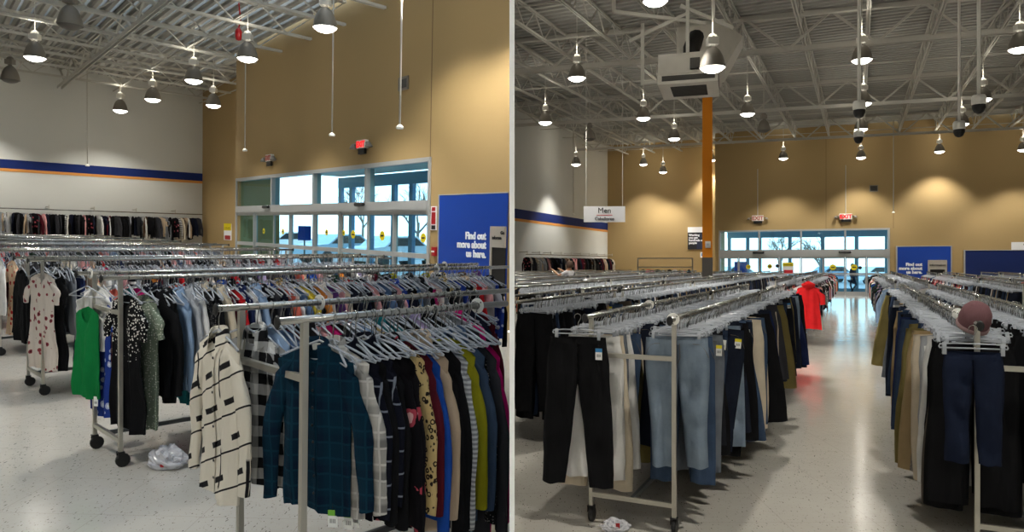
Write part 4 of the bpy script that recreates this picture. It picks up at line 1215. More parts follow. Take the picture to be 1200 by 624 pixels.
mb = MB(); top_hanger_arms(mb, 0); HG_ARMS = mb.mesh('arms', True); setmats(HG_ARMS, MAT['clear'])
mb = MB(); hook(mb, 0); HOOK = mb.mesh('hook', True); setmats(HOOK, MAT['chrome'])
mb = MB(); clip_arms(mb, 0); CL_ARMS = mb.mesh('bar', True); setmats(CL_ARMS, MAT['clear'])
CLIPS = []
for x in (-.145, .145):
    mb = MB(); clip(mb, x, 0); me = mb.mesh('clip'); setmats(me, MAT['clear']); CLIPS.append(me)
mb = MB(); top_hanger_arms(mb, 0, 4); hook(mb, 1, n=4, fine=False); HG_LO = mb.mesh('clothes_hanger', True); setmats(HG_LO, [MAT['clear'], MAT['chrome']])
mb = MB(); clip_arms(mb, 0, 4); hook(mb, 1, n=4, fine=False); clip(mb, -.145, 2); clip(mb, .145, 2); CL_LO = mb.mesh('clip_hanger', True); setmats(CL_LO, [MAT['clear'], MAT['chrome'], MAT['clear']])

COUNT = {}
def new(name, me, M=None, parent=None):
    o = bpy.data.objects.new(name, me); COL.objects.link(o)
    if parent: o.parent = parent
    if M is not None: o.matrix_basis = M
    return o
def own_mat(o, mat):
    """share the mesh, keep the material on the object"""
    if not len(o.data.materials): o.data.materials.append(None)
    o.material_slots[0].link = 'OBJECT'; o.material_slots[0].material = mat

def hang_hanger(kind, M, parts, label, group):
    if parts:
        h = new('clothes_hanger' if kind == 'top' else 'clip_hanger', HG_ARMS if kind == 'top' else CL_ARMS, M)
        new('hook', HOOK, None, h)
        if kind != 'top':
            for c in CLIPS: new('clip', c, None, h)
    else: h = new('clothes_hanger' if kind == 'top' else 'clip_hanger', HG_LO if kind == 'top' else CL_LO, M)
    tag(h, label, 'hanger', group); return h

def hang_frame(room, P, u, z, yaw=0., lean=0., roll=0.):
    """garment frame at rail point P: front faces back along -u"""
    x = Vector((u[1], -u[0]))
    m = Matrix(((x.x, u[0], 0, P[0]), (x.y, u[1], 0, P[1]), (0, 0, 1, z), (0, 0, 0, 1)))
    return room.M @ m @ RZ(yaw) @ RX(lean) @ RY(roll)

WORDS = {'long_sleeved_top':'top','shirt':'shirt','short_sleeved_top':'top','sleeveless_top':'top','jacket':'jacket','dress':'dress','sweater':'sweater','jeans':'jeans','trousers':'trousers','wide_leg_trousers':'trousers'}
def ordw(i):
    return 'first second third fourth fifth sixth seventh eighth ninth tenth'.split()[i-1] if i <= 10 else f'{i}{"th" if 10 < i%100 < 20 else {1:"st",2:"nd",3:"rd"}.get(i%10,"th")}'

def garment(sh, M, mat, label, cat, group, detail=0, tagc=None, tagx=.1, rnd=None):
    g = new(sh.kind, sh.hi, M); own_mat(g, mat); tag(g, label, cat, group)
    if isinstance(sh, TopShape):
        if detail >= 1 and sh.kind in ('shirt', 'jacket'):
            if not hasattr(sh, 'cm'): sh.cm = sh.collar().mesh('collar', True); sh.pm = sh.placket().mesh('placket', True); sh.bm = [sh.button(.08+.115*i).mesh('button', True) for i in range(8)]
            own_mat(new('collar', sh.cm, None, g), mat); own_mat(new('placket', sh.pm, None, g), mat)
            if detail >= 2:
                new('neck_label', NECK, T(0, .006, -.118) @ RX(.25), g)
                for b in sh.bm:
                    if not len(b.materials): setmats(b, MAT['caster'])
                    new('button', b, None, g)
        if tagc:
            p = sh.pt(tagx, .97, True, .006); new('price_tag', TAGS[tagc], T(*p) @ RZ(.2), g)
    else:
        if detail >= 1:
            own_mat(new('waistband', sh.bandm, None, g), mat)
            if 'jeans' in sh.kind: own_mat(new('fly_seam', sh.fly, None, g), STITCH if 'denim' in mat.name and mat.name[-1] in '12356' and mat.name.startswith('f_denim') else mat)
        if detail >= 2:
            for m_ in sh.pk: own_mat(new('back_pocket', m_, None, g), mat)
            for m_ in sh.fp: own_mat(new('front_pocket', m_, None, g), STITCH if 'jeans' in sh.kind else mat)
        if tagc:
            p = sh.pt(1 if tagx > 0 else -1, abs(tagx)/.2, .07, True, .006); new('price_tag', TAGS[tagc], T(*p), g)
    return g

# fabrics -----------------------------------------------------------
S = srgb
FAB = {
 'black': cloth('f_black', None, S(20,20,22)), 'charcoal': cloth('f_charcoal', None, S(58,58,62)), 'dark navy': cloth('f_dnavy', None, S(24,28,44)),
 'navy': cloth('f_navy', None, S(30,40,76)), 'white': cloth('f_white', None, S(226,224,220)), 'cream': cloth('f_cream', None, S(214,200,176)),
 'beige': cloth('f_beige', None, S(190,168,142)), 'light grey': cloth('f_lgrey', None, S(172,174,178)), 'grey': cloth('f_grey', None, S(120,122,126)),
 'maroon': cloth('f_maroon', None, S(84,22,34)), 'red': cloth('f_red', None, S(196,34,40)), 'bright red': cloth('f_bred', None, S(226,40,44)), 'fuchsia': cloth('f_fuchsia', None, S(196,24,110)),
 'pink': cloth('f_pink', None, S(222,160,160)), 'coral': cloth('f_coral', None, S(224,110,92)), 'orange': cloth('f_orange', None, S(214,132,58)), 'bright orange': cloth('f_borange', None, S(236,96,40)),
 'olive yellow': cloth('f_olive', None, S(150,146,28)), 'yellow': cloth('f_yellow', None, S(226,200,70)), 'green': cloth('f_green', None, S(22,128,66)), 'dark green': cloth('f_dgreen', None, S(26,60,44)),
 'teal': cloth('f_teal', None, S(26,104,112)), 'royal blue': cloth('f_royal', None, S(28,74,160)), 'light blue': cloth('f_lblue', None, S(142,166,196)), 'steel blue': cloth('f_sblue', None, S(84,108,142)),
 'purple': cloth('f_purple', None, S(88,52,110)), 'brown': cloth('f_brown', None, S(92,68,50)), 'khaki': cloth('f_khaki', None, S(170,146,108)), 'olive': cloth('f_olivep', None, S(122,110,66)), 'grey brown': cloth('f_gbrown', None, S(96,88,78)), 'lilac': cloth('f_lilac', None, S(176,160,196)),
 'teal plaid': cloth('f_tealplaid', 'plaid', S(10,44,62), S(10,30,50), S(18,62,80), 1.0), 'grey plaid': cloth('f_greyplaid', 'plaid', S(196,192,184), S(120,118,116), S(236,232,226), 1.0),
 'buffalo plaid': cloth('f_buffalo', 'buffalo', S(22,22,24), S(206,206,204)), 'windowpane': cloth('f_window', 'window', S(222,214,198), S(30,28,30)), 'navy checked': cloth('f_navyline', 'line', S(16,18,30), S(150,156,170), s=.8),
 'black floral': cloth('f_bfloral', 'floral', S(18,16,20), S(180,70,84), S(226,178,176)), 'leopard': cloth('f_leopard', 'leopard', S(202,176,122), S(36,28,24)), 'white floral': cloth('f_wfloral', 'floral', S(222,210,198), S(150,66,72), S(96,34,44), 1.6), 'red floral': cloth('f_rfloral', 'floral', S(216,190,160), S(196,40,44), S(120,30,30), 1.3),
 'pearl studded': cloth('f_pearl', 'sequin', S(16,16,18), S(226,222,214)), 'dotted sage': cloth('f_dots', 'dots', S(124,136,118), S(224,226,214)), 'black lace': cloth('f_lace', 'dots', S(22,22,24), S(120,118,116), s=1.6), 'striped grey': cloth('f_sgrey', 'stripe', S(150,152,156), S(210,212,214), s=3), 'striped black': cloth('f_sblack', 'stripe', S(24,24,28), S(216,214,210)), 'striped red': cloth('f_sred', 'stripe', S(176,44,48), S(226,220,214), s=1.2), 'striped yellow': cloth('f_syel', 'vstripe', S(216,190,110), S(60,60,60)), 'blue print': cloth('f_bprint', 'floral', S(36,60,140), S(180,190,220), S(220,224,232), 1.4), 'speckled grey': cloth('f_speck', 'dots', S(128,122,116), S(190,184,178), s=2.2),
 'denim blue': cloth('f_denim1', 'denim', S(44,58,80), S(66,84,108)), 'dark denim': cloth('f_denim2', 'denim', S(20,24,35), S(30,36,50)), 'light denim': cloth('f_denim3', 'denim', S(92,106,122), S(128,142,156)), 'grey denim': cloth('f_denim4', 'denim', S(84,88,94), S(112,118,126)), 'black denim': cloth('f_denim5', 'denim', S(22,23,27), S(34,36,42)), 'mid denim': cloth('f_denim6', 'denim', S(32,43,62), S(48,62,86)),
}
STITCH = cloth('f_stitch', None, S(112,104,92))
rg = random.Random(42)
KINDS = ['long_sleeved_top']*4 + ['shirt']*3 + ['short_sleeved_top']*3 + ['sleeveless_top'] + ['jacket']*2 + ['dress'] + ['sweater']*3
TOPC = ['black']*13 + ['charcoal','charcoal','charcoal','dark navy','grey','light grey','dark navy','navy','white','white','cream','beige','light grey','grey','maroon','red','fuchsia','pink','coral','olive yellow','dark green','teal','royal blue','light blue','steel blue','purple','brown','black floral','leopard','white floral','striped black','striped grey','buffalo plaid','black lace','speckled grey','denim blue','lilac','blue print','navy checked','orange']
def pick(c=None, k=None):
    c = c or rg.choice(TOPC); k = k or rg.choice(KINDS); return c, k, rg.choice(TOPS[k])

def hang_row(room, O, u, z, s_list, specs, rail, group, detail=0, cat='top', parts=False, jitter=.10, hangers=True, tags=.25, kind='top', start=1, spread=1., grow=0., side=1):
    """individual garments and hangers along one rail; spec = (colour, kind) or None"""
    for i, s in enumerate(s_list):
        sp = specs[i] if specs and i < len(specs) else None
        P = O + u*s; M = hang_frame(room, P, u, z, rg.uniform(-jitter, jitter) + (rg.choice((0,0,.12,.3)) if kind != 'top' and i > 3 else 0) + (sp[2] if sp and len(sp) > 2 else 0), 0, rg.uniform(-.02, .02))
        MG = M @ (T(rg.choice((-.06,-.03,0,.03,.07,.11))*spread*side,0,0) @ RY(rg.uniform(-.11,.11)*spread) @ Matrix.Diagonal((rg.uniform(.84,1.12),1,rg.uniform(.80,1.03),1)) if kind != 'top' and i > 3 else T(0,0,0) @ Matrix.Diagonal((rg.uniform(.94,1.04),1,rg.uniform(.93,1.02),1)) if kind != 'top' else (T(sp[3],0,0) if sp and len(sp) > 3 else Matrix.Identity(4)) @ Matrix.Diagonal((rg.uniform(.93,1.04),1,(rg.uniform(.9,1.04) if i > 2 else 1)*(1+grow*min(1,i/12)),1)))
        if kind == 'top':
            c, k, sh = pick(*(sp[:2] if sp else (None, None)))
        else:
            c, k = sp[:2] if sp else rg.choice(PANTC); sh = rg.choice(PANTS[k])
        no = ordw(i+start); w = WORDS[k]
        lab = f'{c} {w}, {no} along {rail}'
        garment(sh, MG, FAB[c], lab, {'top':'top','shirt':'shirt','jacket':'jacket','dress':'dress','sweater':'sweater','jeans':'jeans','trousers':'trousers'}[w], group,
                detail if i < 40 else min(detail, 1), rg.choice(['green','blue','plain','plain','red','yellow']) if rg.random() < tags else None, rg.choice([.1, -.1] if kind == 'top' else [.16*side, .17*side, -.12*side]))
        if hangers: hang_hanger(kind, M, parts and i < 30, f'hanger of the {no} garment along {rail}', 'clear hangers: ' + group)
PANTC = [('black','trousers')]*9 + [('dark denim','jeans')]*9 + [('denim blue','jeans')]*2 + [('mid denim','jeans')]*4 + [('light denim','jeans'),('grey denim','jeans'),('black denim','jeans'),('black denim','jeans'),('white','trousers'),('khaki','trousers'),('olive','trousers'),('grey brown','trousers'),('charcoal','wide_leg_trousers'),('black','wide_leg_trousers'),('navy','trousers'),('cream','trousers')]
CATW = None

# ---- left room: hand-picked garments at the front
def seq(a, b, step, j=.2): 
    out = []; s = a
    while s < b: out.append(s + rg.uniform(-j, j)*step*.5); s += step
    return out
(O, ends) = rowsA[0]
r0 = 'the front rail of the teal shirt rack'
mark = xlim_s(A, O, uA, .19); lst = [.07,.135,.20,.25,.30,.35,.395,.44,.485,.53,.575,.62,.665,.71,.755,.80,.845,.89,.935,.98,1.03,1.075]
sp0 = [('teal plaid','shirt',.40,-.02),('grey plaid','shirt',.34),('navy checked','shirt',.22),('black','long_sleeved_top',.15),('navy checked','shirt',.1),('black','sweater'),('black floral','long_sleeved_top'),('black floral','shirt'),('leopard','long_sleeved_top'),('maroon','sweater'),('royal blue','long_sleeved_top'),('beige','jacket'),('black','sweater'),('black','long_sleeved_top'),('striped grey','sweater'),('olive yellow','sweater'),('denim blue','jacket'),('black lace','long_sleeved_top'),('charcoal','jacket'),('fuchsia','jacket'),('white','shirt')]
lst = [s for s in lst if s < mark]; sp0 = sp0[:len(lst)]
hang_row(A, O, uA, HA, lst, sp0, r0, 'tops on the front rail of the teal shirt rack', 2, parts=True, jitter=.06, tags=.6, grow=.30)
r1 = 'the back rail of the teal shirt rack'
O1 = O + vA*GA; mark = xlim_s(A, O1, uA, .23); lst = seq(-.03, mark, .062)
lst[0] = -.11; lst[1] = .02; lst[2] = .08
sp1 = [('windowpane','jacket',.02),('buffalo plaid','shirt',.3,.06),('buffalo plaid','shirt'),('light blue','sweater'),('steel blue','sweater'),('maroon','sweater'),('black','jacket'),('pink','sweater'),('fuchsia','sweater'),('black','long_sleeved_top'),('grey','short_sleeved_top')]
hang_row(A, O1, uA, HA, lst, sp1, r1, 'tops on the back rail of the teal shirt rack', 2, parts=True, jitter=.05)
(O, ends) = rowsA[1]; mark = xlim_s(A, O, uA, .23)
r2 = 'the front rail of the green dress rack'
sp2 = [('pearl studded','dress',.16),('dotted sage','dress',.12),('black','jacket',.3),('black','jacket'),('light blue','shirt'),('light grey','shirt'),('white','long_sleeved_top'),('black lace','dress'),('black','long_sleeved_top'),('cream','jacket'),('maroon','long_sleeved_top'),('red','long_sleeved_top'),('navy','shirt'),('white','long_sleeved_top'),('light blue','shirt'),('black','jacket'),('charcoal','sweater'),('dark navy','sweater'),('coral','short_sleeved_top'),('white','short_sleeved_top'),('steel blue','short_sleeved_top'),('yellow','short_sleeved_top')]
hang_row(A, O, uA, HA, [.04,.15,.25,.31]+seq(.40, mark, .060), sp2, r2, 'tops on the front rail of the green dress rack', 1, parts=True, jitter=.08)
O1 = O + vA*GA; mark = min(4.0, xlim_s(A, O1, uA, .23))
r3 = 'the back rail of the green dress rack'
sp3 = [('blue print','dress'),('coral','short_sleeved_top'),('teal','short_sleeved_top')]
hang_row(A, O1, uA, HA, [.06,.14,.24,.30]+seq(.38, mark, .075), sp3, r3, 'tops on the back rail of the green dress rack', 1, jitter=.08)
(O, ends) = rowsA[2]
r4 = 'the front rail of the third rack back'
sp4 = [('white floral','dress',.3),('black','dress'),('grey','long_sleeved_top'),('navy','dress'),('red floral','dress'),('white','shirt'),('white','dress'),('pink','long_sleeved_top'),('striped black','shirt'),('light grey','shirt')]
hang_row(A, O, uA, HA, [.0,.14,.24,.33,.44,.54,.62]+seq(.70, 4.0, .075), sp4, r4, 'tops on the front rail of the third rack', 0, jitter=.12)
hang_row(A, O + vA*GA, uA, HA, seq(-.05, .9, .1), [('black','jacket'),('charcoal','long_sleeved_top')], 'the back rail of the third rack back', 'tops on the near end of the third rack back rail', 0)
(O, ends) = rowsA[3]
r5 = 'the front rail of the fourth rack back'
hang_row(A, O, uA, HA, [.0,.14,.27,.38,.5,.62,.75], [('white','shirt'),('red floral','dress'),('speckled grey','dress'),('charcoal','dress'),('black','jacket'),('black','jacket'),('cream','shirt')], r5, 'tops on the near end of the fourth rack', 0)
# wall rails
def wall_rail(room, W, s0, s1, z, off, label, step, railname, group, L=None):
    r = empty('wall_rail', W.M, label=label, cat='rail')
    mb = MB(); mb.tube([(s0,-off,z),(s1,-off,z)], .018, 8); obj('rail', mb, MAT['chrome'], r)
    s = s0+.2
    while s < s1:
        mb = MB(); mb.bar((s,-.002,z+.10),(s,-off,z+.10),.03); mb.bar((s,-off,z+.16),(s,-off,z),.025); obj('bracket', mb, MAT['steel'], r); s += 1.4
    lst = seq(s0+.1, s1-.1, step)
    O = W.P0 - perp(W.u)*off
    hang_row(room, O, W.u, z, lst, [(rg.choice(['black']*9+['charcoal']*4+['dark navy']*3+['maroon','white','cream','grey','light grey','beige','pink','brown','striped black','black floral']), None) for _ in lst], railname, group, 0, hangers=False, tags=0, jitter=.9, grow=.2)
sA0 = W_Awhite.uv(-12, 250)[0]
wall_rail(A, W_Awhite, sA0, W_Awhite.len-.15, 2.14, .38, 'long chrome rail full of clothes along the white wall under the blue band', .095, 'the white wall rail from the left edge', 'clothes on the white wall rail')
wall_rail(B, W_Bwhite, .55, W_Bwhite.len-.3, 2.13, .42, 'chrome rail full of clothes along the white side wall behind the person', .17, 'the side wall rail from the divider', 'clothes on the side wall rail')

# ---- right room: trousers and jeans
def row(lat, s_list, specs, rail, group, kind='pants', **k):
    O = PB_(lat, 0); hang_row(B, O, uB, HB, s_list, specs, rail, group, kind=kind, **k)
gj = 'the aisle rail of the grey jeans rack'
for sd in (5, 6):
    regp('faded_jeans', sd, L=.88, hip=.20, w=.19, hem=.066, spread=.035, fold=.014, crotch=.27, skew=.02, d=.024)
WORDS['faded_jeans'] = 'jeans'
spR = [('light denim','faded_jeans',.25),('light denim','faded_jeans',.1),('denim blue','jeans'),('light denim','jeans'),('grey denim','jeans'),('dark denim','jeans'),('black denim','jeans'),('dark denim','jeans'),('black','trousers'),('dark denim','jeans')]
row(0, [.05,.15,.24,.30]+seq(.36, 4.15, .062), spR, gj, 'trousers on the aisle rail of the grey jeans rack', detail=2, parts=True, tags=.45, jitter=.12)
row(0, seq(4.55, 7.65, .085), None, 'the second rack left of the aisle', 'trousers on the second rack left of the aisle', detail=0, tags=.1, jitter=.12, hangers=False)
spL = [('white','trousers'),('cream','trousers'),('grey denim','jeans'),('white','trousers'),('denim blue','jeans'),('dark denim','jeans'),('olive','trousers'),('navy','trousers')]
row(-.56, [.06,.12,.19,.25]+seq(.33, 4.15, .075), spL, 'the inner rail of the black trousers rack', 'trousers on the inner rail of the black trousers rack', detail=2, parts=True, tags=.2, jitter=.06, start=2)
O0 = rowsB
sB0 = [a for (lat, a, e) in rowsB if abs(lat+1.75) < .01][0][0]
row(-1.75, seq(sB0+.42, 4.3, .085), [('black','trousers'),('black','trousers'),('mid denim','jeans'),('black','trousers'),('black','trousers'),('black','wide_leg_trousers'),('dark denim','jeans'),('black','trousers'),('black denim','jeans'),('black','trousers')], 'the rail beside the white divider', 'trousers on the rail beside the white divider', detail=1, tags=.2, jitter=.1)
gn = 'the aisle rail of the navy trousers rack'
spC = [('black','wide_leg_trousers'),('black','trousers'),('grey brown','trousers'),('black','wide_leg_trousers'),('black','trousers'),('white','trousers'),('light grey','trousers'),('cream','trousers'),('speckled grey','trousers'),('khaki','trousers'),('brown','trousers'),('khaki','trousers'),('olive','trousers'),('khaki','trousers'),('grey brown','trousers')]
row(1.70, [.50,.58,.66,.74,.82,.92,1.02]+seq(1.12, 4.65, .075), spC, gn, 'trousers on the aisle rail of the navy trousers rack', detail=1, parts=True, tags=.45, jitter=.1, side=-1)
row(1.70, seq(5.05, 9.15, .085), [('grey brown','trousers'),('khaki','trousers'),('steel blue','trousers'),('black','trousers'),('grey denim','jeans'),('light denim','jeans')], 'the second rack right of the aisle', 'trousers on the second rack right of the aisle', detail=0, tags=.1, hangers=False)
row(2.26, seq(.5, 4.6, .085), [('black','wide_leg_trousers')]*30, 'the outer rail of the navy trousers rack', 'black trousers on the outer rail of the navy trousers rack', detail=0, tags=.1)
# the black trousers hung across the near end, legs apart
sh = PantShape(78, w=.190, L=.98, hip=.215, hem=.078, spread=.085, fold=.008, crotch=.34); sh.kind = 'trousers'; sh.hi = sh.build().mesh('trousers', True); sh.bandm = sh.band().mesh('waistband', True); sh.pk = []; sh.fp = [sh.front_pocket(g).mesh('front_pocket', True) for g in (-1, 1)]
M = hang_frame(B, PB_(-.62, -.10), uB, HB, .10)
garment(sh, M, FAB['black'], 'black trousers with a blue price tag hung across the near rack end', 'trousers', None, 2, 'blue', .15)
hang_hanger('clip', M, True, 'clear clip hanger holding the front black trousers', 'front clip hangers')
# the navy trousers hung across the near end of the rack, facing the camera
P = PB_(1.66, .26); M = hang_frame(B, P, uB, HB-.02, .10)
sh = PantShape(77, w=.145, L=.64, hip=.155, hem=.058, spread=.02, fold=.006); sh.kind = 'trousers'; sh.hi = sh.build().mesh('trousers', True); sh.bandm = sh.band().mesh('waistband', True); sh.pk = []; sh.fp = [sh.front_pocket(g).mesh('front_pocket', True) for g in (-1, 1)]
garment(sh, M, cloth('f_navydenim', 'denim', S(20,26,42), S(28,36,56)), 'short navy trousers facing the camera on the near end of the right rack', 'trousers', None, 2)
hang_hanger('clip', M, True, 'clear clip hanger holding the short navy trousers', 'front clip hangers')
# red dress on the end of the rack beyond the jeans, white tee and green dress on the rail end in the tan wall room
def single(room, O, u, s, z, c, sh, lab, cat, yaw=0., sc=(1,1,1), tagc=None, dz=0.):
    M = hang_frame(room, O + u*s, u, z, yaw)
    g = garment(sh, M @ T(0,0,dz) @ Matrix.Diagonal((*sc,1)), FAB[c], lab, cat, None, 2, tagc)
    hang_hanger('top', M, True, 'hanger of the ' + lab, 'hangers at rail ends'); return g
sh = TopShape(91, hw=.20, L=.92, sleeve=.30, slw=.075, flare=1.35, fold=.022, drop=.05, d=.03); sh.kind = 'dress'; sh.hi = sh.build().mesh('dress', True)
g = single(B, PB_(.12, 0), uB, 11.72, HB, 'bright red', sh, 'bright red hooded dress hanging on the rack end beside the aisle', 'dress', .0, (1.1,1.,1.))
mb = MB(); mb.loft([[(.11*k*math.cos(a)*(1 if q else .8), -.02+.06*k*math.sin(a), -.10-.05*abs(math.cos(a))+dz) for a in [2*math.pi*j/16 for j in range(16)]] for q, (k, dz) in enumerate(((.75,-.03),(1.05,.02),(1.15,.06),(.8,.08)))], False, False); own_mat(obj('hood', mb, None, g, None, True), FAB['bright red'])
sh = TopShape(92, hw=.165, L=.72, sleeve=.0, flare=1.25, fold=.020, drop=.14, neck=.085); sh.kind = 'dress'; sh.hi = sh.build().mesh('dress', True)
O1 = rowsA[1][0] + vA*GA
single(A, O1, uA, -.05, HA, 'green', sh, 'green sleeveless dress hanging in front of a white tee', 'dress', .35, (.76,1.,.98), 'plain', -.13)
single(A, O1, uA, .02, HA+.0, 'white', TOPS['short_sleeved_top'][0], 'white tee hanging behind the green dress at the rack end', 'top', .3, (.8,1,.8))
# dusty pink cap on the rail above them
P = PB_(1.70, .52); r = empty('cap', hang_frame(B, P, uB, HB+.02, .5) @ Matrix.Diagonal((.72,.72,.8,1)), label='dusty pink knitted cap resting on the hangers above the navy trousers', cat='cap')
mb = MB(); mb.lathe([(.115,-.05),(.122,0),(.11,.07),(.075,.12),(.03,.14),(.001,.142)], 18, M=RX(.5)); obj('crown', mb, cloth('f_cap', None, S(128,92,96)), r, smooth=True)
mb = MB(); mb.lathe([(.112,-.075),(.124,-.07),(.126,-.045),(.115,-.04)], 18, M=RX(.5)); obj('brim_band', mb, cloth('f_cap2', None, S(176,146,146)), r, smooth=True)
# tops beyond the trousers on both sides of the aisle
row(.0, seq(12.0, 20.6, .13), [('white','short_sleeved_top'),('black','shirt'),('denim blue','shirt'),('steel blue','shirt')], 'the aisle rail behind the red dress', 'tops on the aisle racks beyond the red dress', kind='top', hangers=False, tags=0)
row(0, seq(21.1, 29.4, .22), [None]*26+[('bright orange','jacket'),('bright orange','jacket'),('orange','jacket')], 'the aisle rail left of the entrance', 'tops on the aisle rail left of the entrance', kind='top', hangers=False, tags=0)
row(1.70, seq(11.1, 19.6, .13), [('light blue','jacket'),('striped red','long_sleeved_top'),('black','dress'),('white','shirt'),('black','jacket')], 'the rail right of the aisle beyond the khaki trousers', 'tops right of the aisle beyond the trousers', kind='top', hangers=False, tags=0)
row(1.70, seq(20.1, 28.4, .25), None, 'the rail right of the entrance', 'tops on the rail right of the entrance', kind='top', hangers=False, tags=0)
# tall double bar rail in front of the recessed tan wall
Y = 35.5; pL, pR = B.at(747.5, 303, Y), B.at(811.5, 303, Y); z1 = B.at(747, 313.5, Y).z; d_ = (pR-pL).xy.normalized(); w = (pR-pL).xy.length
r = empty('tall_rail', B.frame(pL.xy, d_), label='tall two bar chrome rail in front of the recessed tan wall', cat='clothing rack')
for x in (0, w):
    mb = MB(); mb.box((x-.03,-.03,0),(x+.03,.03,pL.z)); obj('post', mb, MAT['steel'], r)
    mb = MB(); mb.box((x-.03,-.35,0),(x+.03,.35,.05)); obj('foot', mb, MAT['chrome'], r)
for z in (pL.z, z1):
    mb = MB(); mb.bar((0,0,z),(w,0,z),.05); obj('bar', mb, MAT['steel'], r)
hang_row(B, pL.xy, d_, z1+.02, [.25,.5,.7,.95,1.25,1.55,1.8,2.05,2.3,2.5], [('black','sweater'),('bright red','sweater'),('fuchsia','shirt'),('black','jacket'),('white','shirt'),('black','shirt'),('white','shirt'),('maroon','sweater'),('pink','shirt'),('black','shirt')], 'the tall two bar rail by the tan wall', 'tops on the tall two bar rail', 0, hangers=False, tags=0, jitter=.9)

# size discs clipped round the rails
def disc(room, O, u, s, z, label):
    x = Vector((u[1], -u[0])); M = hang_frame(room, O + u*s, u, z, .25)
    mb = MB(); mb.lathe([(.018,-.002),(.038,-.002),(.040,0),(.038,.002),(.018,.002),(.018,-.002)], 22, M=RX(math.pi/2))
    o = obj('size_disc', mb, MAT['whiteplastic'], None, M); tag(o, label, 'size marker', 'white size discs on the rails')
    for a in (40, 150, 270):
        mb = MB(); mb.lathe([(.001,0),(.004,0),(.004,.001),(.001,.001)], 8, M=T(.029*math.cos(math.radians(a)),-.003,.029*math.sin(math.radians(a))) @ RX(math.pi/2)); obj('rivet_hole', mb, MAT['ink'], o)
O = rowsA[0][0]
disc(A, O, uA, 1.12 if False else .995, HA, 'white size disc at the divider end of the teal shirt rack front rail')
disc(A, O + vA*GA, uA, .42, HA, 'white size disc on the back rail of the teal shirt rack')
disc(A, rowsA[1][0] + vA*GA, uA, -.03, HA, 'white size disc on the rail end above the green dress')
disc(A, rowsA[1][0], uA, 2.9, HA, 'white size disc far along the front rail of the green dress rack')
disc(A, rowsA[1][0] + vA*GA, uA, 3.5, HA, 'white size disc under the us here lettering')
disc(B, PB_(0, 0), uB, -.03, HB, 'white size disc on the near post of the grey jeans rack')
disc(B, PB_(-.56, 0), uB, 1.5, HB, 'white size disc halfway along the black trousers rack inner rail')
disc(B, PB_(1.70, 0), uB, 1.15, HB, 'white size disc on the rail behind the pink cap')
disc(B, PB_(1.70, 0), uB, 1.35, HB, 'second white size disc behind the pink cap')

# ---- everything further back that nobody could count: one object per kind
LOWT = [TopShape(200+i, L=[.62,.7,.6,.9][i], sleeve=[.56,.58,.2,.2][i], fold=.012).build(True) for i in range(4)]
LOWP = [PantShape(300+i, L=.98, hem=.09, spread=.03).build(True) for i in range(3)]
class Pack:
    def __init__(s, names): s.mb = MB(); s.names = names; s.mats = [FAB[n] for n in names]
    def put(s, src, M, m=None):
        s.mb.add(src.v, src.f, 0, M); k = len(src.f)
        s.mb.m[-k:] = [m]*k if m is not None else src.m
PT = Pack(['black','charcoal','navy','white','cream','light grey','maroon','pink','steel blue','beige','dark green','red','black floral','light blue','coral','grey'])
PW = Pack(['black','dark denim','mid denim','denim blue','light denim','black denim','khaki','grey brown','white','navy','charcoal'])
hm = MB(); top_hanger_arms(hm, 0, 4); hook(hm, 1, n=3, fine=False)
cm = MB(); clip_arms(cm, 0, 3); hook(cm, 1, n=3, fine=False); clip(cm, -.145, 2); clip(cm, .145, 2)
PH = Pack([]); PC = Pack([])
def fill(room, O, u, z, a, b, step, what, hang=True):
    s = a + .05
    while s < b - .03:
        M = hang_frame(room, O + u*(s+rg.uniform(-.02,.02)), u, z, rg.uniform(-.15,.15))
        if what == 'top': PT.put(rg.choice(LOWT), M, rg.choice((0,0,0,0,0,1,1,1,2,3,3,4,5,5,6,7,8,9,10,11,12,13,14,15,15)))
        elif what == 'pants': PW.put(rg.choice(LOWP), M, rg.choice((0,0,0,1,1,1,2,2,3,4,5,5,6,7,8,9,10)))
        if hang: (PH if what == 'top' else PC).put(hm if what == 'top' else cm, M)
        s += step
def extra(room, O, u, z, a, b, step, what):
    s = a
    while s < b:
        M = hang_frame(room, O + u*(s+rg.uniform(-.02,.02)), u, z - rg.uniform(0, .012), rg.uniform(-.4,.4), 0, rg.uniform(-.16,.16)) @ (T(rg.uniform(-.05,.05),0,0) if what != 'top' else Matrix.Identity(4)); (PH if what == 'top' else PC).put(hm if what == 'top' else cm, M); s += step*rg.uniform(.5,1.5)
for k in range(0, 8):
    O, ends = rowsA[k]
    for j in (0, 1): extra(A, O + vA*GA*j, uA, HA, .15, min(ends[j], xlim_s(A, O + vA*GA*j, uA, .20)), .05 if k < 3 else .07, 'top')
for k in range(2, 8):
    O, ends = rowsA[k]
    for j in (0, 1):
        a = 0.
        if k == 2: a = 4. if j == 0 else .95
        if k == 3 and j == 0: a = .8
        if k == 2 and j == 0: continue
        fill(A, O + vA*GA*j, uA, HA, a, ends[j], .068 if k < 5 else .085, 'top')
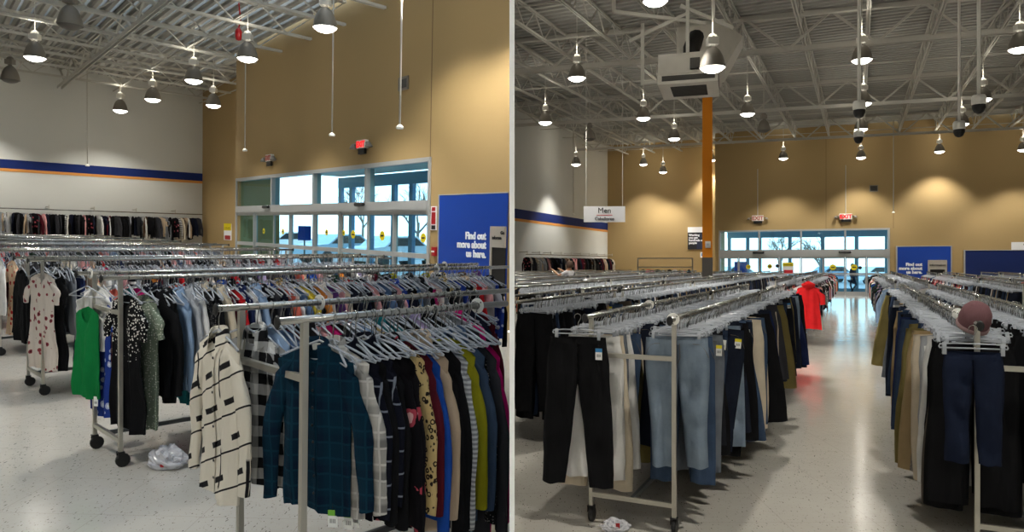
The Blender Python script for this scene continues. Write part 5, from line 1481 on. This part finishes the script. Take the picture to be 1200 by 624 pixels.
for lat, a, e in rowsB:
    for j in (0, 1):
        L_ = round(lat - GB*j, 2); s0 = a[j]
        if a[j] < 18:
            s9 = a[j] + .2
            while PB_(L_, s9).x < .24: s9 += .05
            extra(B, PB_(L_, 0), uB, HB, s9, e, .055 if a[j] < 9 else .08, 'pants')
        O = PB_(L_, 0)
        if L_ == 0. : 
            continue
        if L_ == -.56 and s0 < 1: continue
        if L_ == 1.70: continue
        if L_ == 2.26 and s0 < 2: continue
        if L_ == -1.75 and s0 < 4: continue
        p = O + uB*s0
        while p.x < .26 and s0 < e: s0 += .05; p = O + uB*s0
        what = 'pants' if s0 < 10 or (lat < 0 and (int(s0*7) % 3)) else 'top'
        far = s0 > 12
        fill(B, O, uB, HB, s0, e, .11 if far else .085, what)
def packed(pk, name, label, mats=None):
    me = pk.mb.mesh(name, True); setmats(me, mats or pk.mats)
    o = bpy.data.objects.new(name, me); COL.objects.link(o); tag(o, label, 'clothes' if mats is None else 'hangers', None, 'stuff')
packed(PT, 'packed_tops', 'tightly packed tops filling the racks further back')
packed(PW, 'packed_trousers', 'tightly packed trousers and jeans filling the racks further back')
packed(PH, 'packed_hangers', 'massed clear hangers over the further tops racks', [MAT['clear'], MAT['chrome']])
packed(PC, 'packed_clip_hangers', 'massed clear clip hangers over the further trousers racks', [MAT['clear'], MAT['chrome'], MAT['clear']])

# ------------------------------------------------------------------ plastic bags on the floor
def bag(room, P, rx, ry, rz, seed, label):
    rnd = random.Random(seed); from mathutils import noise
    mb = MB(); n, m = 36, 20; rings = []
    for i in range(m+1):
        th = math.pi*.5*(1-i/m) if False else math.pi*i/m
        ring = []
        for j in range(n):
            a = 2*math.pi*j/n; d = Vector((math.sin(th)*math.cos(a), math.sin(th)*math.sin(a), math.cos(th)))
            k = 1 + .30*noise.noise(d*2.2+Vector((seed,0,0))) + .22*noise.turbulence(d*4.5+Vector((0,seed,0)), 3, True) - .1
            p = Vector((d.x*rx*k, d.y*ry*k, max(0.004, (d.z*.9+.55)*rz*k))); ring.append(p[:])
        rings.append(ring)
    mb.loft(rings, True, True)
    t = _M.get('bag')
    if not t:
        q = NT('thin_plastic_bag'); a = q.n('ShaderNodeBsdfTransparent'); pp = q.n('ShaderNodeBsdfPrincipled'); pp.inputs['Base Color'].default_value = (.72,.72,.76,1); pp.inputs['Roughness'].default_value = .25
        mx = q.n('ShaderNodeMixShader'); mx.inputs[0].default_value = .7; q.l(a.outputs[0], mx.inputs[1]); q.l(pp.outputs[0], mx.inputs[2]); q.l(mx.outputs[0], q.out.inputs[0]); t = _M['bag'] = q.mat
    o = obj('plastic_bag', mb, t, None, room.M @ T(P[0], P[1], 0)); tag(o, label, 'bag')
    mb = MB(); mb.box((-.012,-ry*.95,.03),(.014,-ry*.93,.07)); obj('printed_mark', mb, MAT['red'], o)
bag(A, A.atz(197, 548, 0).xy, .125, .10, .10, 4.2, 'crumpled pale plastic bag lying on the floor left of the cream checked jacket')
bag(B, B.atz(722, 622, 0).xy, .09, .07, .05, 9.1, 'crumpled clear plastic under the near end of the black trousers rack')
# ------------------------------------------------------------------ people (seen very small)
def person(room, x, y, yaw, h, pose, cols, label):
    J = {}
    k = h/1.75
    P = lambda a, b, c: Vector((a, b, c))*k
    V = [P(0,0,.95), P(0,0,1.12), P(0,.0,1.30), P(0,0,1.44), P(0,0,1.52), P(0,-.015,1.62), P(0,-.01,1.72)]
    E = [(0,1),(1,2),(2,3),(3,4),(4,5),(5,6)]; Rr = [(.155,.11),(.14,.10),(.16,.11),(.12,.09),(.052,.055),(.082,.098),(.06,.07)]
    def chain(start, pts, rs):
        prev = start
        for p, r_ in zip(pts, rs): V.append(p); Rr.append((r_, r_)); E.append((prev, len(V)-1)); prev = len(V)-1
        return prev
    for sg in (-1, 1):
        st = pose.get('stride', 0)*sg
        chain(0, [P(sg*.09,0,.88), P(sg*.10,-st*.5-.02,.50), P(sg*.10,st*.9*(.4 if st < 0 else 1)-.0,.09), P(sg*.105,st*.9-.12,.035)], [.085,.06,.042,.035])
        raise_ = pose.get('raise', {}).get(sg, 0)
        if raise_: wr = [P(sg*.19,0,1.42), P(sg*.27,-.16,1.32), P(sg*.20,-.40,1.46), P(sg*.19,-.47,1.50)]
        else: wr = [P(sg*.19,0,1.42), P(sg*.24,.02,1.14), P(sg*.23,-.06,.90), P(sg*.225,-.08,.84)]
        e = chain(3, wr, [.06,.046,.034,.032])
        hd = V[e]; dr = (V[e]-V[e-1]).normalized()
        for f in range(4):
            o = Vector((0,1,0)).cross(dr); o = o.normalized() if o.length > .1 else Vector((0,0,1))
            chain(e, [hd + dr*.05*k + o*(f-1.5)*.018*k, hd + dr*(.085+.006*(f in (1,2)))*k + o*(f-1.5)*.02*k + Vector((0,-.01,0))*k], [.009,.007])
        chain(e-1, [hd - dr*.0 + Vector((-sg*.03,-.01,.0))*k, hd + dr*.03*k + Vector((-sg*.05,-.02,0))*k], [.012,.008])
    me = bpy.data.meshes.new('person'); me.from_pydata([v[:] for v in V], E, [])
    o = bpy.data.objects.new('person', me); COL.objects.link(o)
    bpy.context.view_layer.objects.active = o
    m = o.modifiers.new('s', 'SKIN'); sk = me.skin_vertices[0].data
    for i, r_ in enumerate(Rr): sk[i].radius = (r_[0]*k*.9, r_[1]*k*.9)
    sk[0].use_root = True
    o.modifiers.new('u', 'SUBSURF').levels = 1; o.modifiers[-1].render_levels = 1
    dg = bpy.context.evaluated_depsgraph_get(); me2 = bpy.data.meshes.new_from_object(o.evaluated_get(dg)); o.modifiers.clear(); o.data = me2; me2.name = 'person'
    bpy.data.meshes.remove(me)
    me2.materials.clear()
    for c in cols: me2.materials.append(c)
    for p in me2.polygons:
        z = p.center.z/k; x_ = abs(p.center.x)/k
        p.material_index = 0 if z > 1.47 and x_ < .12 else (1 if z > .93 and (x_ < .27 and p.center.y > -.22*k) else (0 if z > .80 and x_ > .19 or p.center.y < -.22*k and z > 1. else (3 if z < .08 else 2)))
        p.use_smooth = True
    o.matrix_basis = room.M @ T(x, y, 0) @ RZ(yaw); tag(o, label, 'person')
    mb = MB(); mb.lathe([(.001,1.755),(.05,1.75),(.088,1.70),(.10,1.63),(.098,1.58),(.085,1.555)], 16, M=Matrix.Diagonal((k,k*1.12,k,1)) @ T(0,.022,0)); obj('hair', mb, MAT['hair'], o, smooth=True)
    mb = MB(); mb.lathe([(.001,-.02),(.012,-.012),(.014,0),(.001,.016)], 8, M=T(0,-.118*k,1.62*k) @ Matrix.Diagonal((.8,.9,1,1))); obj('nose', mb, MAT['skin'], o, smooth=True)
    for sx in (-1, 1):
        mb = MB(); mb.lathe([(.001,-.012),(.011,0),(.001,.012)], 8, M=T(sx*.033*k,-.096*k,1.645*k)); obj('eye', mb, MAT['ink'], o, smooth=True)
        mb = MB(); mb.lathe([(.001,-.03),(.016,-.01),(.018,.012),(.001,.03)], 8, M=T(sx*.082*k,-.005,1.62*k) @ Matrix.Diagonal((.5,1,1,1))); obj('ear', mb, MAT['skin'], o, smooth=True)
    mb = MB(); mb.box((-.022*k,-.104*k,1.573*k),(.022*k,-.096*k,1.579*k)); obj('mouth', mb, simple('lips', srgb(150,84,74), .6), o)
    return o
p = B.at(667, 304, 21.6); q = p
person(B, p.x, p.y, -2.3, 1.80, {'raise': {1: 1, -1: 1}}, [MAT['skin'], cloth('f_tee', None, srgb(232,232,234)), cloth('f_pp', None, srgb(40,44,56)), MAT['caster']],
       'person in a white t-shirt reaching up toward clothes among the racks by the side wall')
p = B.at(999.5, 330, 41.0)
person(B, p.x, p.y, .5, 1.7, {'stride': .22}, [MAT['skin'], cloth('f_coat', None, srgb(44,54,78)), cloth('f_cp', None, srgb(34,40,58)), MAT['caster']],
       'person in dark clothes walking in the vestibule behind the far glass doors')

# ------------------------------------------------------------------ sky, camera, view
w = bpy.data.worlds.new('sky'); SC.world = w; w.use_nodes = True
nt = w.node_tree; bg = nt.nodes['Background']
tc = nt.nodes.new('ShaderNodeTexCoord'); sx = nt.nodes.new('ShaderNodeSeparateXYZ'); nt.links.new(tc.outputs['Generated'], sx.inputs[0])
rp = nt.nodes.new('ShaderNodeValToRGB'); nt.links.new(sx.outputs[2], rp.inputs[0])
rp.color_ramp.elements[0].position = 0; rp.color_ramp.elements[0].color = (.98,.99,1,1)
rp.color_ramp.elements[1].position = .6; rp.color_ramp.elements[1].color = (.62,.80,1,1)
nt.links.new(rp.outputs[0], bg.inputs[0]); bg.inputs[1].default_value = 3.2

cam = bpy.data.cameras.new('camera'); co = bpy.data.objects.new('camera', cam); COL.objects.link(co)
co.location = CAM; co.rotation_euler = (math.pi/2, 0, 0)
cam.sensor_fit = 'HORIZONTAL'; cam.sensor_width = 36; cam.lens = 36*F/1200; cam.shift_y = (HY-312)/1200
cam.clip_start = .05; cam.clip_end = 300
SC.camera = co
vs = SC.view_settings; vs.view_transform = 'Standard'; vs.look = 'None'; vs.gamma = 1; vs.use_curve_mapping = False; vs.exposure = 0.0
SC.cycles.use_denoising = True; SC.cycles.max_bounces = 8; SC.cycles.transparent_max_bounces = 24
